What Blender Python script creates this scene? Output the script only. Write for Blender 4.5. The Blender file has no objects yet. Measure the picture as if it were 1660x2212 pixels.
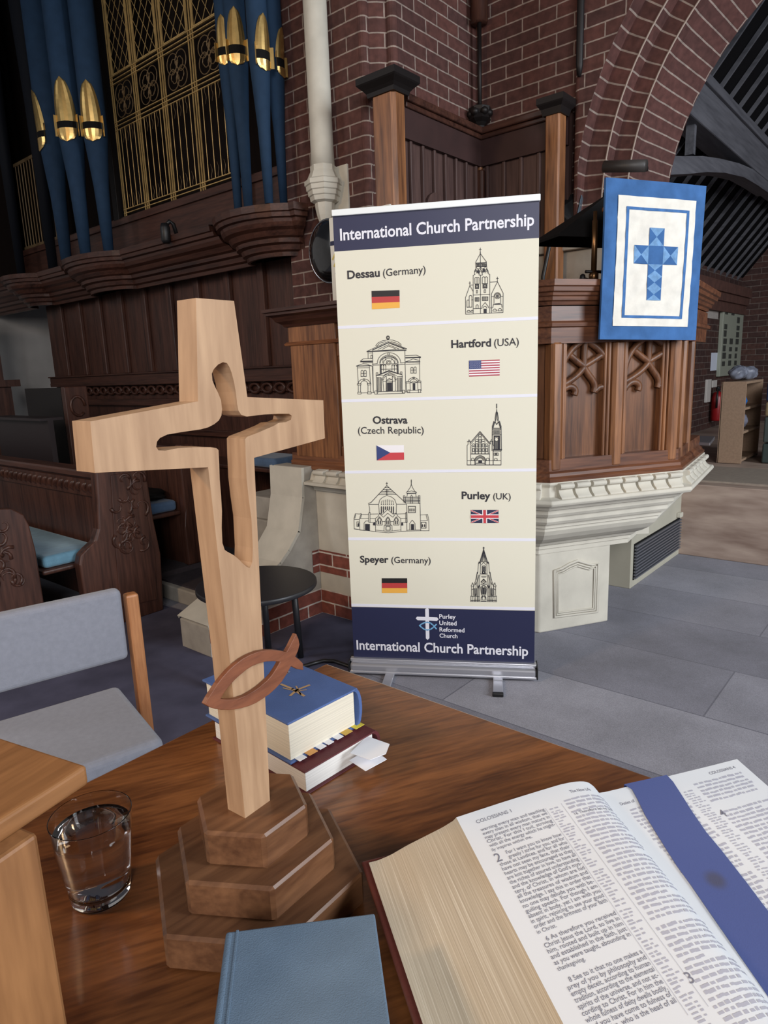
import bpy, bmesh, math, random
from mathutils import Vector as V, Matrix
from mathutils.geometry import tessellate_polygon
random.seed(7)
S = bpy.context.scene
COL = S.collection
# ------------------------------------------------------------------ camera
# World frame: X and Y run along the two wall directions of the church, Z is up.
F, CX, CY, CAMH = 1450.0, 830.0, 1106.0, 1.435
_dn = V((253, 6893, F)).normalized()                      # "down" in camera axes (right, down, forward)
_fw = (V((0, 0, 1)) - _dn * _dn.z).normalized()
_rt = _dn.cross(_fw)
_a = math.radians(40.4)
_A = _fw * math.cos(_a) + _rt * math.sin(_a)              # world X in camera axes
_B = _A.cross(_dn)                                        # world Y in camera axes
if _B.z < 0: _B = -_B
CAM = V((0, 0, CAMH))
def ray(x, y):
    d = V(((x - CX) / F, (y - CY) / F, 1.0))
    return V((d.dot(_A), d.dot(_B), -d.dot(_dn)))
def pl(x, y, P, N):
    r = ray(x, y); P = V(P); N = V(N)
    return CAM + r * ((P - CAM).dot(N) / r.dot(N))
def AX(x, y, X): return pl(x, y, (X, 0, 0), (1, 0, 0))
def AY(x, y, Y): return pl(x, y, (0, Y, 0), (0, 1, 0))
def AZ(x, y, Z): return pl(x, y, (0, 0, Z), (0, 0, 1))
cam = bpy.data.cameras.new('camera'); camo = bpy.data.objects.new('camera', cam); COL.objects.link(camo)
R_ = V((_A.x, _B.x, -_dn.x)); U_ = -V((_A.y, _B.y, -_dn.y)); K_ = -V((_A.z, _B.z, -_dn.z))
M = Matrix((R_, U_, K_)).transposed().to_4x4(); M.translation = CAM
camo.matrix_world = M
cam.sensor_fit = 'VERTICAL'; cam.sensor_height = 36.0; cam.lens = F / 2212.0 * 36.0
cam.clip_start = 0.02; cam.clip_end = 100
S.camera = camo
S.view_settings.view_transform = 'Standard'; S.view_settings.look = 'None'
S.view_settings.gamma = 1.0; S.view_settings.use_curve_mapping = False
S.view_settings.exposure = 0.0
# ------------------------------------------------------------------ light
wd = bpy.data.worlds.new('world'); S.world = wd; wd.use_nodes = True
bg = wd.node_tree.nodes['Background']; bg.inputs[0].default_value = (0.62, 0.70, 0.85, 1); bg.inputs[1].default_value = 0.05
def area(name, loc, target, sx, sy, power, col, spread=180):
    l = bpy.data.lights.new(name, 'AREA'); l.shape = 'RECTANGLE'; l.size = sx; l.size_y = sy
    l.energy = power; l.color = col; l.spread = math.radians(spread)
    o = bpy.data.objects.new(name, l); COL.objects.link(o); o.location = loc
    o.rotation_euler = (V(target) - V(loc)).to_track_quat('-Z', 'Y').to_euler()
    return o
area('nave_window_light', (-3.6, -3.4, 3.4), (2.2, 1.4, 0.6), 2.4, 3.2, 310, (1.0, 0.975, 0.965))
area('aisle_window_light', (3.0, -5.2, 3.2), (4.2, 0.9, 0.2), 2.4, 3.0, 430, (0.88, 0.94, 1.0))
area('cross_warm_fill_light', (-2.2, 2.6, 3.4), (0.5, 0.6, 1.1), 0.5, 0.5, 62, (1.0, 0.66, 0.36))  # warm fill without a visible source, added to tint the cross's left faces
area('chancel_window_light', (-3.4, 6.6, 4.0), (0.6, 0.6, 0.9), 1.1, 2.4, 75, (0.95, 0.97, 1.0))
# ------------------------------------------------------------------ mesh tools
class MB:
    def __init__(s): s.v = []; s.f = []; s.uv = []; s.mi = []; s.sm = []
    def add(s, vs, fs, smooth=False, mi=0, uvs=None):
        o = len(s.v); s.v += [V(p) for p in vs]
        for i, f in enumerate(fs):
            s.f.append([o + k for k in f]); s.sm.append(smooth); s.mi.append(mi)
            s.uv.append(uvs[i] if uvs else None)
    def quad(s, a, b, c, d, uv=None, mi=0): s.add([a, b, c, d], [(0, 1, 2, 3)], mi=mi, uvs=[uv] if uv else None)
    def par(s, p, ex, ey, ez, mi=0):
        p, ex, ey, ez = V(p), V(ex), V(ey), V(ez)
        if ex.cross(ey).dot(ez) < 0: ex, ey = ey, ex
        vs = [p, p + ex, p + ex + ey, p + ey]; vs += [q + ez for q in vs]
        s.add(vs, [(3, 2, 1, 0), (4, 5, 6, 7), (0, 1, 5, 4), (1, 2, 6, 5), (2, 3, 7, 6), (3, 0, 4, 7)], mi=mi)
    def box(s, x0, x1, y0, y1, z0, z1, mi=0): s.par((x0, y0, z0), (x1 - x0, 0, 0), (0, y1 - y0, 0), (0, 0, z1 - z0), mi)
    def prism(s, pts, ext, mi=0, holes=(), smooth=False):
        loops = [[V(p) for p in pts]] + [[V(p) for p in h] for h in holes]
        ext = V(ext); flat = [p for l in loops for p in l]; n = len(flat)
        tris = tessellate_polygon(loops)
        nrm = V((0, 0, 0)); L = loops[0]
        for i in range(len(L)): nrm += L[i].cross(L[(i + 1) % len(L)])
        fs = []
        for t in tris:
            a, b, c = t
            if (flat[b] - flat[a]).cross(flat[c] - flat[a]).dot(ext) > 0: a, b, c = c, b, a
            fs.append((a, b, c)); fs.append((c + n, b + n, a + n))
        s.add(flat + [p + ext for p in flat], fs, mi=mi)
        o = len(s.v) - 2 * n; k = 0
        for li, l in enumerate(loops):
            m = len(l); ln = V((0, 0, 0))
            for i in range(m): ln += l[i].cross(l[(i + 1) % m])
            flip = (ln.dot(ext) > 0) != (li > 0)
            for i in range(m):
                a, b = o + k + i, o + k + (i + 1) % m
                f = [a, b, b + n, a + n]
                if not flip: f.reverse()
                s.f.append(f); s.sm.append(smooth); s.mi.append(mi); s.uv.append(None)
            k += m
    def tube(s, pts, r, n=8, closed=False, mi=0, flat=None):
        pts = [V(p) for p in pts]; m = len(pts); rs = r if isinstance(r, (list, tuple)) else [r] * m
        up = None; rings = []
        for i in range(m):
            t = (pts[(i + 1) % m] - pts[i - 1]) if closed else (pts[min(i + 1, m - 1)] - pts[max(i - 1, 0)])
            if t.length < 1e-9: t = V((0, 0, 1))
            t.normalize()
            if flat is not None: x = t.cross(V(flat)); x = x.normalized() if x.length > 1e-6 else t.orthogonal().normalized()
            else:
                if up is None: up = t.orthogonal().normalized()
                up = (up - t * up.dot(t)); up = up.normalized() if up.length > 1e-6 else t.orthogonal().normalized(); x = up
            y = t.cross(x)
            rings.append([pts[i] + (x * math.cos(2 * math.pi * k / n) + y * math.sin(2 * math.pi * k / n)) * rs[i] for k in range(n)])
        vs = [p for g in rings for p in g]; fs = []
        for i in range(m if closed else m - 1):
            j = (i + 1) % m
            for k in range(n): fs.append((i * n + k, i * n + (k + 1) % n, j * n + (k + 1) % n, j * n + k))
        if not closed: fs += [tuple(range(n))[::-1], tuple((m - 1) * n + k for k in range(n))]
        s.add(vs, fs, smooth=n > 5, mi=mi)
    def lathe(s, org, prof, n=24, ax=None, ex=None, mi=0, smooth=True, cap0=True, cap1=True):
        org = V(org); az = V(ax).normalized() if ax else V((0, 0, 1)); x = V(ex).normalized() if ex else (V((1, 0, 0)) if abs(az.z) > .9 else az.orthogonal().normalized()); y = az.cross(x)
        vs = []
        for r, z in prof: vs += [org + az * z + (x * math.cos(2 * math.pi * k / n) + y * math.sin(2 * math.pi * k / n)) * r for k in range(n)]
        fs = []
        for i in range(len(prof) - 1):
            for k in range(n): fs.append((i * n + k, i * n + (k + 1) % n, (i + 1) * n + (k + 1) % n, (i + 1) * n + k))
        s.add(vs, fs, smooth=smooth, mi=mi)
        o = len(s.v) - len(vs)
        if cap0: s.f.append([o + k for k in range(n)][::-1]); s.sm.append(False); s.mi.append(mi); s.uv.append(None)
        if cap1: s.f.append([o + (len(prof) - 1) * n + k for k in range(n)]); s.sm.append(False); s.mi.append(mi); s.uv.append(None)
    def sweep(s, path, prof, closed=False, mi=0, side=1):
        """moulding: profile (out, z) swept along a horizontal path, mitred; out = right of travel * side"""
        path = [V((p[0], p[1])) for p in path]; m = len(path); rows = []
        def nr(i, j): d = (path[j] - path[i]).normalized(); return V((d.y, -d.x)) * side
        for i in range(m):
            if closed: n1, n2 = nr(i - 1, i), nr(i, (i + 1) % m)
            else: n1 = nr(max(i - 1, 0), max(i, 1)); n2 = nr(min(i, m - 2), min(i + 1, m - 1))
            b = (n1 + n2); b = b / max(0.2, b.dot(n1))
            rows.append([V((path[i].x + b.x * o, path[i].y + b.y * o, z)) for o, z in prof])
        k = len(prof); vs = [p for r in rows for p in r]; fs = []
        for i in range(m if closed else m - 1):
            j = (i + 1) % m
            for q in range(k):
                q2 = (q + 1) % k; f = (i * k + q, j * k + q, j * k + q2, i * k + q2); fs.append(f if side > 0 else f[::-1])
        if not closed: fs += [tuple(range(k)), tuple((m - 1) * k + q for q in range(k))[::-1]]
        s.add(vs, fs, mi=mi)
    def grid(s, fn, nu, nv, smooth=True, mi=0):
        vs = [V(fn(i / nu, j / nv)) for j in range(nv + 1) for i in range(nu + 1)]
        fs = [(j * (nu + 1) + i, j * (nu + 1) + i + 1, (j + 1) * (nu + 1) + i + 1, (j + 1) * (nu + 1) + i) for j in range(nv) for i in range(nu)]
        uvs = [[(i / nu, j / nv), ((i + 1) / nu, j / nv), ((i + 1) / nu, (j + 1) / nv), (i / nu, (j + 1) / nv)] for j in range(nv) for i in range(nu)]
        s.add(vs, fs, smooth=smooth, mi=mi, uvs=uvs)
    def stroke(s, pts, w, nrm, closed=False, mi=0):
        pts = [V(p) for p in pts]; nrm = V(nrm); m = len(pts)
        for i in range(m if closed else m - 1):
            a, b = pts[i], pts[(i + 1) % m]; t = b - a
            if t.length < 1e-7: continue
            t.normalize(); x = t.cross(nrm).normalized() * (w / 2); e = t * (w * .35)
            s.quad(a - x - e, a + x - e, b + x + e, b - x + e, mi=mi)
    def blob(s, c, rx, ry, rz, seed, amp=.25, n=14, mi=0):
        r_ = random.Random(seed); ph = [(V((r_.uniform(-1, 1), r_.uniform(-1, 1), r_.uniform(-1, 1))) * r_.uniform(2, 6), r_.uniform(0, 6)) for _ in range(7)]
        def f(u, v):
            a, b = 2 * math.pi * u, math.pi * (v - .5); d = V((math.cos(a) * math.cos(b), math.sin(a) * math.cos(b), math.sin(b)))
            k = 1 + amp * sum(abs(math.sin(d.dot(w) + p)) - .6 for w, p in ph) / 3
            return V(c) + V((d.x * rx * k, d.y * ry * k, max(-rz * .98, d.z * rz * k)))
        s.grid(f, n * 2, n, mi=mi)
    def build(s, name, mats, parent=None, bevel=0, seg=2, subsurf=0, kind=None, label=None, cat=None, group=None, recalc=False, merge=False, autosm=False):
        me = bpy.data.meshes.new(name)
        if parent is not None: org = V(parent.matrix_world.translation) if parent.parent is None else V(parent['_o'])
        else:
            xs = [p.x for p in s.v]; ys = [p.y for p in s.v]; zs = [p.z for p in s.v]
            org = V(((min(xs) + max(xs)) / 2, (min(ys) + max(ys)) / 2, min(zs)))
        me.from_pydata([p - org for p in s.v], [], s.f)
        if not isinstance(mats, (list, tuple)): mats = [mats]
        for m in mats: me.materials.append(m)
        me.polygons.foreach_set('use_smooth', s.sm); me.polygons.foreach_set('material_index', s.mi)
        if any(u is not None for u in s.uv):
            ul = me.uv_layers.new(name='UVMap'); k = 0
            for f, u in zip(s.f, s.uv):
                for q in range(len(f)):
                    if u is not None: ul.data[k].uv = u[q]
                    k += 1
        if recalc or merge:
            bm = bmesh.new(); bm.from_mesh(me)
            if merge: bmesh.ops.remove_doubles(bm, verts=bm.verts, dist=1e-5)
            bmesh.ops.recalc_face_normals(bm, faces=bm.faces); bm.to_mesh(me); bm.free()
        me.update()
        o = bpy.data.objects.new(name, me); COL.objects.link(o)
        if parent is not None: o.parent = parent; o.location = (0, 0, 0)
        else: o.location = org
        o['_o'] = tuple(org)
        if bevel:
            b = o.modifiers.new('bevel', 'BEVEL'); b.width = bevel; b.segments = seg; b.limit_method = 'ANGLE'; b.angle_limit = math.radians(35); b.harden_normals = False
        if subsurf:
            b = o.modifiers.new('sub', 'SUBSURF'); b.levels = subsurf; b.render_levels = subsurf
        return tag(o, label, cat, group, kind)
def tag(o, label=None, cat=None, group=None, kind=None):
    if label: o['label'] = label
    if cat: o['category'] = cat
    if group: o['group'] = group
    if kind: o['kind'] = kind
    return o
def thing(name, loc, label, cat, group=None):
    o = bpy.data.objects.new(name, None); COL.objects.link(o); o.location = V(loc); o.empty_display_size = .05
    o.matrix_world = Matrix.Translation(V(loc)); o['_o'] = tuple(V(loc))
    return tag(o, label, cat, group)
def copy_thing(o, off, label=None, group=None, rot=None):
    r = o.copy(); COL.objects.link(r); r.location = o.location + V(off)
    if rot is not None: r.rotation_euler = rot
    for ch in list(o.children):
        c = ch.copy(); COL.objects.link(c); c.parent = r
        for g in list(ch.children):
            q = g.copy(); COL.objects.link(q); q.parent = c
    if label: r['label'] = label
    if group: r['group'] = group
    return r
_tc = {}
def text2d(t, bold=0.0):
    """outline letters of the built-in font as (verts2d, faces, width)"""
    k = (t, bold)
    if k in _tc: return _tc[k]
    c = bpy.data.curves.new('t', 'FONT'); c.body = t; c.size = 1.0; c.offset = bold; c.resolution_u = 3; c.fill_mode = 'FRONT'
    o = bpy.data.objects.new('t', c); COL.objects.link(o)
    dg = bpy.context.evaluated_depsgraph_get(); me = bpy.data.meshes.new_from_object(o.evaluated_get(dg))
    vs = [(p.co.x, p.co.y) for p in me.vertices]; fs = [tuple(p.vertices) for p in me.polygons]
    bpy.data.objects.remove(o); bpy.data.curves.remove(c); bpy.data.meshes.remove(me)
    x0 = min([p[0] for p in vs] or [0]); x1 = max([p[0] for p in vs] or [1])
    _tc[k] = ([(x - x0, y) for x, y in vs], fs, x1 - x0); return _tc[k]
def put_text(mb, t, P, Q, up, bold=0.0, hs=1.0, mi=0):
    """text with its baseline from P to Q (fitted to that length), letters rising along up"""
    P, Q, up = V(P), V(Q), V(up).normalized(); vs, fs, w = text2d(t, bold); k = (Q - P).length / w; e = (Q - P).normalized()
    mb.add([P + e * (x * k) + up * (y * k * hs) for x, y in vs], fs, mi=mi)
# ------------------------------------------------------------------ materials
def srgb(r, g, b):
    f = lambda c: (c / 255 / 12.92) if c / 255 <= .04045 else ((c / 255 + .055) / 1.055) ** 2.4
    return (f(r), f(g), f(b), 1)
def newmat(name):
    m = bpy.data.materials.new(name); m.use_nodes = True; nt = m.node_tree; return m, nt, nt.nodes, nt.links, nt.nodes['Principled BSDF']
def plain(name, c, rough=.5, metal=0.0, spec=.5, noise=0.0, nscale=30, bump=0.0, bscale=200, sheen=0, coat=0, emit=None):
    m, nt, N, L, b = newmat(name); b.inputs['Base Color'].default_value = c; b.inputs['Roughness'].default_value = rough; b.inputs['Metallic'].default_value = metal
    b.inputs['Specular IOR Level'].default_value = spec
    if sheen: b.inputs['Sheen Weight'].default_value = sheen
    if coat: b.inputs['Coat Weight'].default_value = coat; b.inputs['Coat Roughness'].default_value = .15
    tc = N.new('ShaderNodeTexCoord')
    if noise:
        n = N.new('ShaderNodeTexNoise'); n.inputs['Scale'].default_value = nscale; n.inputs['Detail'].default_value = 6; L.new(tc.outputs['Object'], n.inputs['Vector'])
        r = N.new('ShaderNodeMapRange'); r.inputs[1].default_value = .3; r.inputs[2].default_value = .7; r.inputs[3].default_value = 1 - noise; r.inputs[4].default_value = 1 + noise
        L.new(n.outputs['Fac'], r.inputs[0]); x = N.new('ShaderNodeVectorMath'); x.operation = 'SCALE'; x.inputs[0].default_value = c[:3]; L.new(r.outputs[0], x.inputs['Scale']); L.new(x.outputs[0], b.inputs['Base Color'])
    if bump:
        n2 = N.new('ShaderNodeTexNoise'); n2.inputs['Scale'].default_value = bscale; n2.inputs['Detail'].default_value = 4; L.new(tc.outputs['Object'], n2.inputs['Vector'])
        bp = N.new('ShaderNodeBump'); bp.inputs['Strength'].default_value = bump; bp.inputs['Distance'].default_value = .002; L.new(n2.outputs['Fac'], bp.inputs['Height']); L.new(bp.outputs['Normal'], b.inputs['Normal'])
    return m
def wood(name, c1, c2, axis=2, scale=14, rough=.42, rot=(0, 0, 0), stretch=14, bump=.12, coat=0.0, spec=.5, fine=5.0):
    m, nt, N, L, b = newmat(name); b.inputs['Roughness'].default_value = rough; b.inputs['Specular IOR Level'].default_value = spec
    if coat: b.inputs['Coat Weight'].default_value = coat; b.inputs['Coat Roughness'].default_value = .12
    tc = N.new('ShaderNodeTexCoord'); mp = N.new('ShaderNodeMapping'); mp.inputs['Rotation'].default_value = rot; L.new(tc.outputs['Object'], mp.inputs['Vector'])
    m2 = N.new('ShaderNodeMapping'); sc = [1.0, 1.0, 1.0]; sc[axis] = 1.0 / stretch; m2.inputs['Scale'].default_value = sc; L.new(mp.outputs[0], m2.inputs['Vector'])
    n = N.new('ShaderNodeTexNoise'); n.inputs['Scale'].default_value = scale; n.inputs['Detail'].default_value = 5; n.inputs['Distortion'].default_value = .6; L.new(m2.outputs[0], n.inputs['Vector'])
    n2 = N.new('ShaderNodeTexNoise'); n2.inputs['Scale'].default_value = scale * fine; n2.inputs['Detail'].default_value = 3; L.new(m2.outputs[0], n2.inputs['Vector'])
    mx = N.new('ShaderNodeMath'); mx.operation = 'MULTIPLY_ADD'; mx.inputs[1].default_value = .45; L.new(n2.outputs['Fac'], mx.inputs[0])
    ml = N.new('ShaderNodeMath'); ml.operation = 'MULTIPLY'; ml.inputs[1].default_value = .55; L.new(n.outputs['Fac'], ml.inputs[0]); L.new(ml.outputs[0], mx.inputs[2])
    cr = N.new('ShaderNodeValToRGB'); cr.color_ramp.elements[0].position = .34; cr.color_ramp.elements[0].color = c1; cr.color_ramp.elements[1].position = .66; cr.color_ramp.elements[1].color = c2
    L.new(mx.outputs[0], cr.inputs[0]); L.new(cr.outputs[0], b.inputs['Base Color'])
    bp = N.new('ShaderNodeBump'); bp.inputs['Strength'].default_value = bump; bp.inputs['Distance'].default_value = .002; L.new(mx.outputs[0], bp.inputs['Height']); L.new(bp.outputs['Normal'], b.inputs['Normal'])
    return m
def bricks(name, c1, c2, mortar, bw=.2325, rh=.0775, ms=.005, bias=0.0, off=.5, bump=.5, rough=.8, soft=.15):
    m, nt, N, L, b = newmat(name); b.inputs['Roughness'].default_value = rough; b.inputs['Specular IOR Level'].default_value = .3
    uv = N.new('ShaderNodeUVMap'); uv.uv_map = 'UVMap'
    nz = N.new('ShaderNodeTexNoise'); nz.inputs['Scale'].default_value = 9; nz.inputs['Detail'].default_value = 3; L.new(uv.outputs[0], nz.inputs['Vector'])
    dv = N.new('ShaderNodeVectorMath'); dv.operation = 'MULTIPLY_ADD'; dv.inputs[1].default_value = (.006, .006, 0); L.new(nz.outputs['Color'], dv.inputs[0]); L.new(uv.outputs[0], dv.inputs[2])
    t = N.new('ShaderNodeTexBrick'); t.offset = off; t.inputs['Scale'].default_value = 1.0; t.inputs['Brick Width'].default_value = bw; t.inputs['Row Height'].default_value = rh
    t.inputs['Mortar Size'].default_value = ms; t.inputs['Mortar Smooth'].default_value = soft; t.inputs['Bias'].default_value = bias
    t.inputs['Color1'].default_value = c1; t.inputs['Color2'].default_value = c2; t.inputs['Mortar'].default_value = mortar; L.new(dv.outputs[0], t.inputs['Vector'])
    n = N.new('ShaderNodeTexNoise'); n.inputs['Scale'].default_value = 22; n.inputs['Detail'].default_value = 8; L.new(uv.outputs[0], n.inputs['Vector'])
    r = N.new('ShaderNodeMapRange'); r.inputs[1].default_value = .3; r.inputs[2].default_value = .7; r.inputs[3].default_value = .72; r.inputs[4].default_value = 1.25; L.new(n.outputs['Fac'], r.inputs[0])
    x = N.new('ShaderNodeVectorMath'); x.operation = 'SCALE'; L.new(t.outputs['Color'], x.inputs[0]); L.new(r.outputs[0], x.inputs['Scale']); L.new(x.outputs[0], b.inputs['Base Color'])
    ad = N.new('ShaderNodeMath'); ad.operation = 'MULTIPLY_ADD'; ad.inputs[1].default_value = -1; L.new(t.outputs['Fac'], ad.inputs[0]); ad.inputs[2].default_value = 1
    bp = N.new('ShaderNodeBump'); bp.inputs['Strength'].default_value = bump; bp.inputs['Distance'].default_value = .006; L.new(ad.outputs[0], bp.inputs['Height']); L.new(bp.outputs['Normal'], b.inputs['Normal'])
    return m
MT = {}
MT['brick'] = bricks('brick', srgb(92, 58, 52), srgb(74, 49, 46), srgb(146, 131, 122), ms=.0045)
MT['brick_bright'] = bricks('brick_bright', srgb(136, 78, 66), srgb(118, 66, 58), srgb(205, 195, 185))
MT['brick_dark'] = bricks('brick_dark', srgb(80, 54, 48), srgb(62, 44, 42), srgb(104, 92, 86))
MT['oak'] = wood('oak', srgb(88, 55, 37), srgb(162, 110, 71), 2, 16, .38, bump=.15, spec=.45)
MT['oak_h'] = wood('oak_h', srgb(82, 50, 35), srgb(148, 97, 65), 1, 16, .38, bump=.15, spec=.45)
MT['oak_d'] = wood('oak_d', srgb(66, 39, 29), srgb(124, 79, 54), 0, 16, .38, rot=(0, 0, math.radians(31.2)), bump=.15, spec=.45)
MT['oak_panel'] = wood('oak_panel', srgb(70, 43, 29), srgb(128, 84, 54), 2, 16, .42, bump=.15, spec=.4)
MT['oak_dark'] = wood('oak_dark', srgb(47, 28, 23), srgb(88, 56, 45), 2, 15, .4, bump=.2, spec=.4)
MT['oak_dark_h'] = wood('oak_dark_h', srgb(46, 27, 22), srgb(86, 54, 43), 1, 15, .4, bump=.2, spec=.4)
MT['panel_old'] = wood('panel_old', srgb(62, 45, 43), srgb(94, 72, 67), 2, 12, .5, bump=.2, spec=.35)
MT['stone'] = plain('stone', srgb(198, 193, 180), .75, noise=.10, nscale=7, bump=.15, bscale=120, spec=.3)
MT['stone_grey'] = plain('stone_grey', srgb(168, 162, 152), .8, noise=.12, nscale=12, bump=.2, bscale=120, spec=.3)
MT['plaster'] = plain('plaster', srgb(188, 184, 180), .9, noise=.12, nscale=3, spec=.2)
MT['black'] = plain('black', srgb(22, 22, 24), .45)
MT['blackmat'] = plain('blackmat', srgb(14, 13, 14), .8, spec=.2)
MT['iron'] = plain('iron', srgb(30, 26, 26), .5, metal=.4)
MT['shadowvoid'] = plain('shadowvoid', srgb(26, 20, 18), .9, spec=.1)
# ================================================================== SETTING
def wall_quad(mb, a, b, z0, z1, u0=0.0, mi=0):
    """vertical brick quad from ground point a to b, seen with a on its left"""
    w = (V(b) - V(a)).length
    mb.quad((a[0], a[1], z0), (b[0], b[1], z0), (b[0], b[1], z1), (a[0], a[1], z1), uv=[(u0, z0), (u0 + w, z0), (u0 + w, z1), (u0, z1)], mi=mi)
    return u0 + w
# ---- floor: carpet laid in long strips
def floor_mat():
    m, nt, N, L, b = newmat('carpet'); b.inputs['Roughness'].default_value = .92; b.inputs['Specular IOR Level'].default_value = .15; b.inputs['Sheen Weight'].default_value = .15
    tc = N.new('ShaderNodeTexCoord'); mp = N.new('ShaderNodeMapping'); mp.inputs['Rotation'].default_value = (0, 0, math.radians(90)); mp.inputs['Location'].default_value = (0.3, -2.135, 0); L.new(tc.outputs['Object'], mp.inputs['Vector'])
    t = N.new('ShaderNodeTexBrick'); t.offset = .37; t.inputs['Scale'].default_value = 1; t.inputs['Brick Width'].default_value = 1.5; t.inputs['Row Height'].default_value = .515
    t.inputs['Mortar Size'].default_value = .004; t.inputs['Mortar Smooth'].default_value = .4; t.inputs['Color1'].default_value = srgb(142, 142, 152); t.inputs['Color2'].default_value = srgb(112, 112, 124); t.inputs['Mortar'].default_value = srgb(96, 96, 108)
    L.new(mp.outputs[0], t.inputs['Vector'])
    n = N.new('ShaderNodeTexNoise'); n.inputs['Scale'].default_value = 2.2; n.inputs['Detail'].default_value = 8; n.inputs['Roughness'].default_value = .65; L.new(tc.outputs['Object'], n.inputs['Vector'])
    r = N.new('ShaderNodeMapRange'); r.inputs[1].default_value = .3; r.inputs[2].default_value = .7; r.inputs[3].default_value = .74; r.inputs[4].default_value = 1.24; L.new(n.outputs['Fac'], r.inputs[0])
    n2 = N.new('ShaderNodeTexNoise'); n2.inputs['Scale'].default_value = 260; n2.inputs['Detail'].default_value = 2; L.new(tc.outputs['Object'], n2.inputs['Vector'])
    r2 = N.new('ShaderNodeMapRange'); r2.inputs[1].default_value = .3; r2.inputs[2].default_value = .7; r2.inputs[3].default_value = .82; r2.inputs[4].default_value = 1.18; L.new(n2.outputs['Fac'], r2.inputs[0])
    q = N.new('ShaderNodeMath'); q.operation = 'MULTIPLY'; L.new(r.outputs[0], q.inputs[0]); L.new(r2.outputs[0], q.inputs[1])
    x = N.new('ShaderNodeVectorMath'); x.operation = 'SCALE'; L.new(t.outputs['Color'], x.inputs[0]); L.new(q.outputs[0], x.inputs['Scale']); L.new(x.outputs[0], b.inputs['Base Color'])
    bp = N.new('ShaderNodeBump'); bp.inputs['Strength'].default_value = .35; bp.inputs['Distance'].default_value = .003; L.new(n2.outputs['Fac'], bp.inputs['Height']); L.new(bp.outputs['Normal'], b.inputs['Normal'])
    return m
MT['carpet'] = floor_mat()
mb = MB(); mb.box(-4.6, 12.0, -6.4, 9.0, -.06, 0.0); mb.build('floor', MT['carpet'], kind='structure')
# ---- brick pier and recess
XP, YC, XF = 3.25, 2.669, 4.247        # pier face, recess side wall, recess back wall
YP = 3.50                              # left end of the pier
TOP = 5.2
mb = MB()
wall_quad(mb, (XP, YP), (XP, YC + .16), 0, TOP, 0)
# roll-moulded corner: two quarter rolls and a small fillet between
def roll(cx, cy, a0, a1, r, u):
    n = 6
    for i in range(n):
        t0 = math.radians(a0 + (a1 - a0) * i / n); t1 = math.radians(a0 + (a1 - a0) * (i + 1) / n)
        u = wall_quad(mb, (cx + r * math.cos(t0), cy + r * math.sin(t0)), (cx + r * math.cos(t1), cy + r * math.sin(t1)), 2.2, TOP, u)
    return u
wall_quad(mb, (XP, YC + .16), (XP + .16, YC), 0, 2.2, .86)
u = roll(XP + .035, YC + .155, 150, 300, .035, .86)
u = wall_quad(mb, (XP + .052, YC + .125), (XP + .085, YC + .085), 2.2, TOP, u)
u = wall_quad(mb, (XP + .085, YC + .085), (XP + .125, YC + .052), 2.2, TOP, u)
u = roll(XP + .155, YC + .035, 150, 300, .035, u)
wall_quad(mb, (XP + .16, YC), (XF + .02, YC), 0, TOP, .3)
mb.quad((XP, YP, 0), (XP, YP, TOP), (XP + .6, YP, TOP), (XP + .6, YP, 0), uv=[(0, 0), (0, TOP), (.6, TOP), (.6, 0)])
mb.build('wall_pier', MT['brick'], kind='structure')
# back wall of the recess up to the arch respond
YA = 1.93                              # where the respond steps forward
mb = MB(); wall_quad(mb, (XF, YC + .02), (XF, YA), 0, TOP, .1); mb.build('wall_recess', MT['brick'], kind='structure')
# ---- moulded brick arch with its respond
XR, CYA, CZA = 4.15, .17, 2.38
ORD = [(XR, 1.74), (XR + .12, 1.74), (XR + .12, 1.62), (XR + .23, 1.62), (XR + .23, 1.51), (XR + .33, 1.51), (XR + .72, 1.43)]
def arch_pt(X, r, s):
    """s<0: height on the jamb below the springing; s>=0: angle round the arch"""
    return V((X, CYA + r, CZA + s)) if s < 0 else V((X, CYA + r * math.cos(s), CZA + r * math.sin(s)))
st = [-2.38 + .14 * i for i in range(17)] + [-.001] + [math.radians(3 * i) for i in range(1, 31)]
mb = MB(); vd = [0]
for i in range(1, len(st)): vd.append(vd[-1] + (arch_pt(XR, 1.6, st[i]) - arch_pt(XR, 1.6, st[i - 1])).length)
for i in range(len(st) - 1):
    uu = 0
    for k in range(len(ORD) - 1):
        (x0, r0), (x1, r1) = ORD[k], ORD[k + 1]; du = math.hypot(x1 - x0, r1 - r0)
        mb.quad(arch_pt(x0, r0, st[i]), arch_pt(x1, r1, st[i]), arch_pt(x1, r1, st[i + 1]), arch_pt(x0, r0, st[i + 1]),
                uv=[(uu, vd[i]), (uu + du, vd[i]), (uu + du, vd[i + 1]), (uu, vd[i + 1])]); uu += du + .03
for k in (2, 4):
    pts = [arch_pt(ORD[k][0] - .002, ORD[k][1] - .001, q) for q in st]; mb.tube(pts, .0055, 5, mi=1)
mb.build('wall_arch', [bricks('arch_brick', srgb(92, 58, 53), srgb(75, 50, 47), srgb(146, 131, 122), bw=2.2, bias=-.1), plain('mortar', srgb(158, 143, 133), .9)], kind='structure')
mb = MB()
wall_quad(mb, (XF, YA + .0), (XR + .035, YA - .0), 0, TOP, 0)
n = 6; u = .1
for i in range(n):
    a0 = math.radians(90 + 90 * i / n); a1 = math.radians(90 + 90 * (i + 1) / n)
    u = wall_quad(mb, (XR + .035 + .035 * math.cos(a0), YA - .035 + .035 * math.sin(a0)), (XR + .035 + .035 * math.cos(a1), YA - .035 + .035 * math.sin(a1)), 0, TOP, u)
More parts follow.
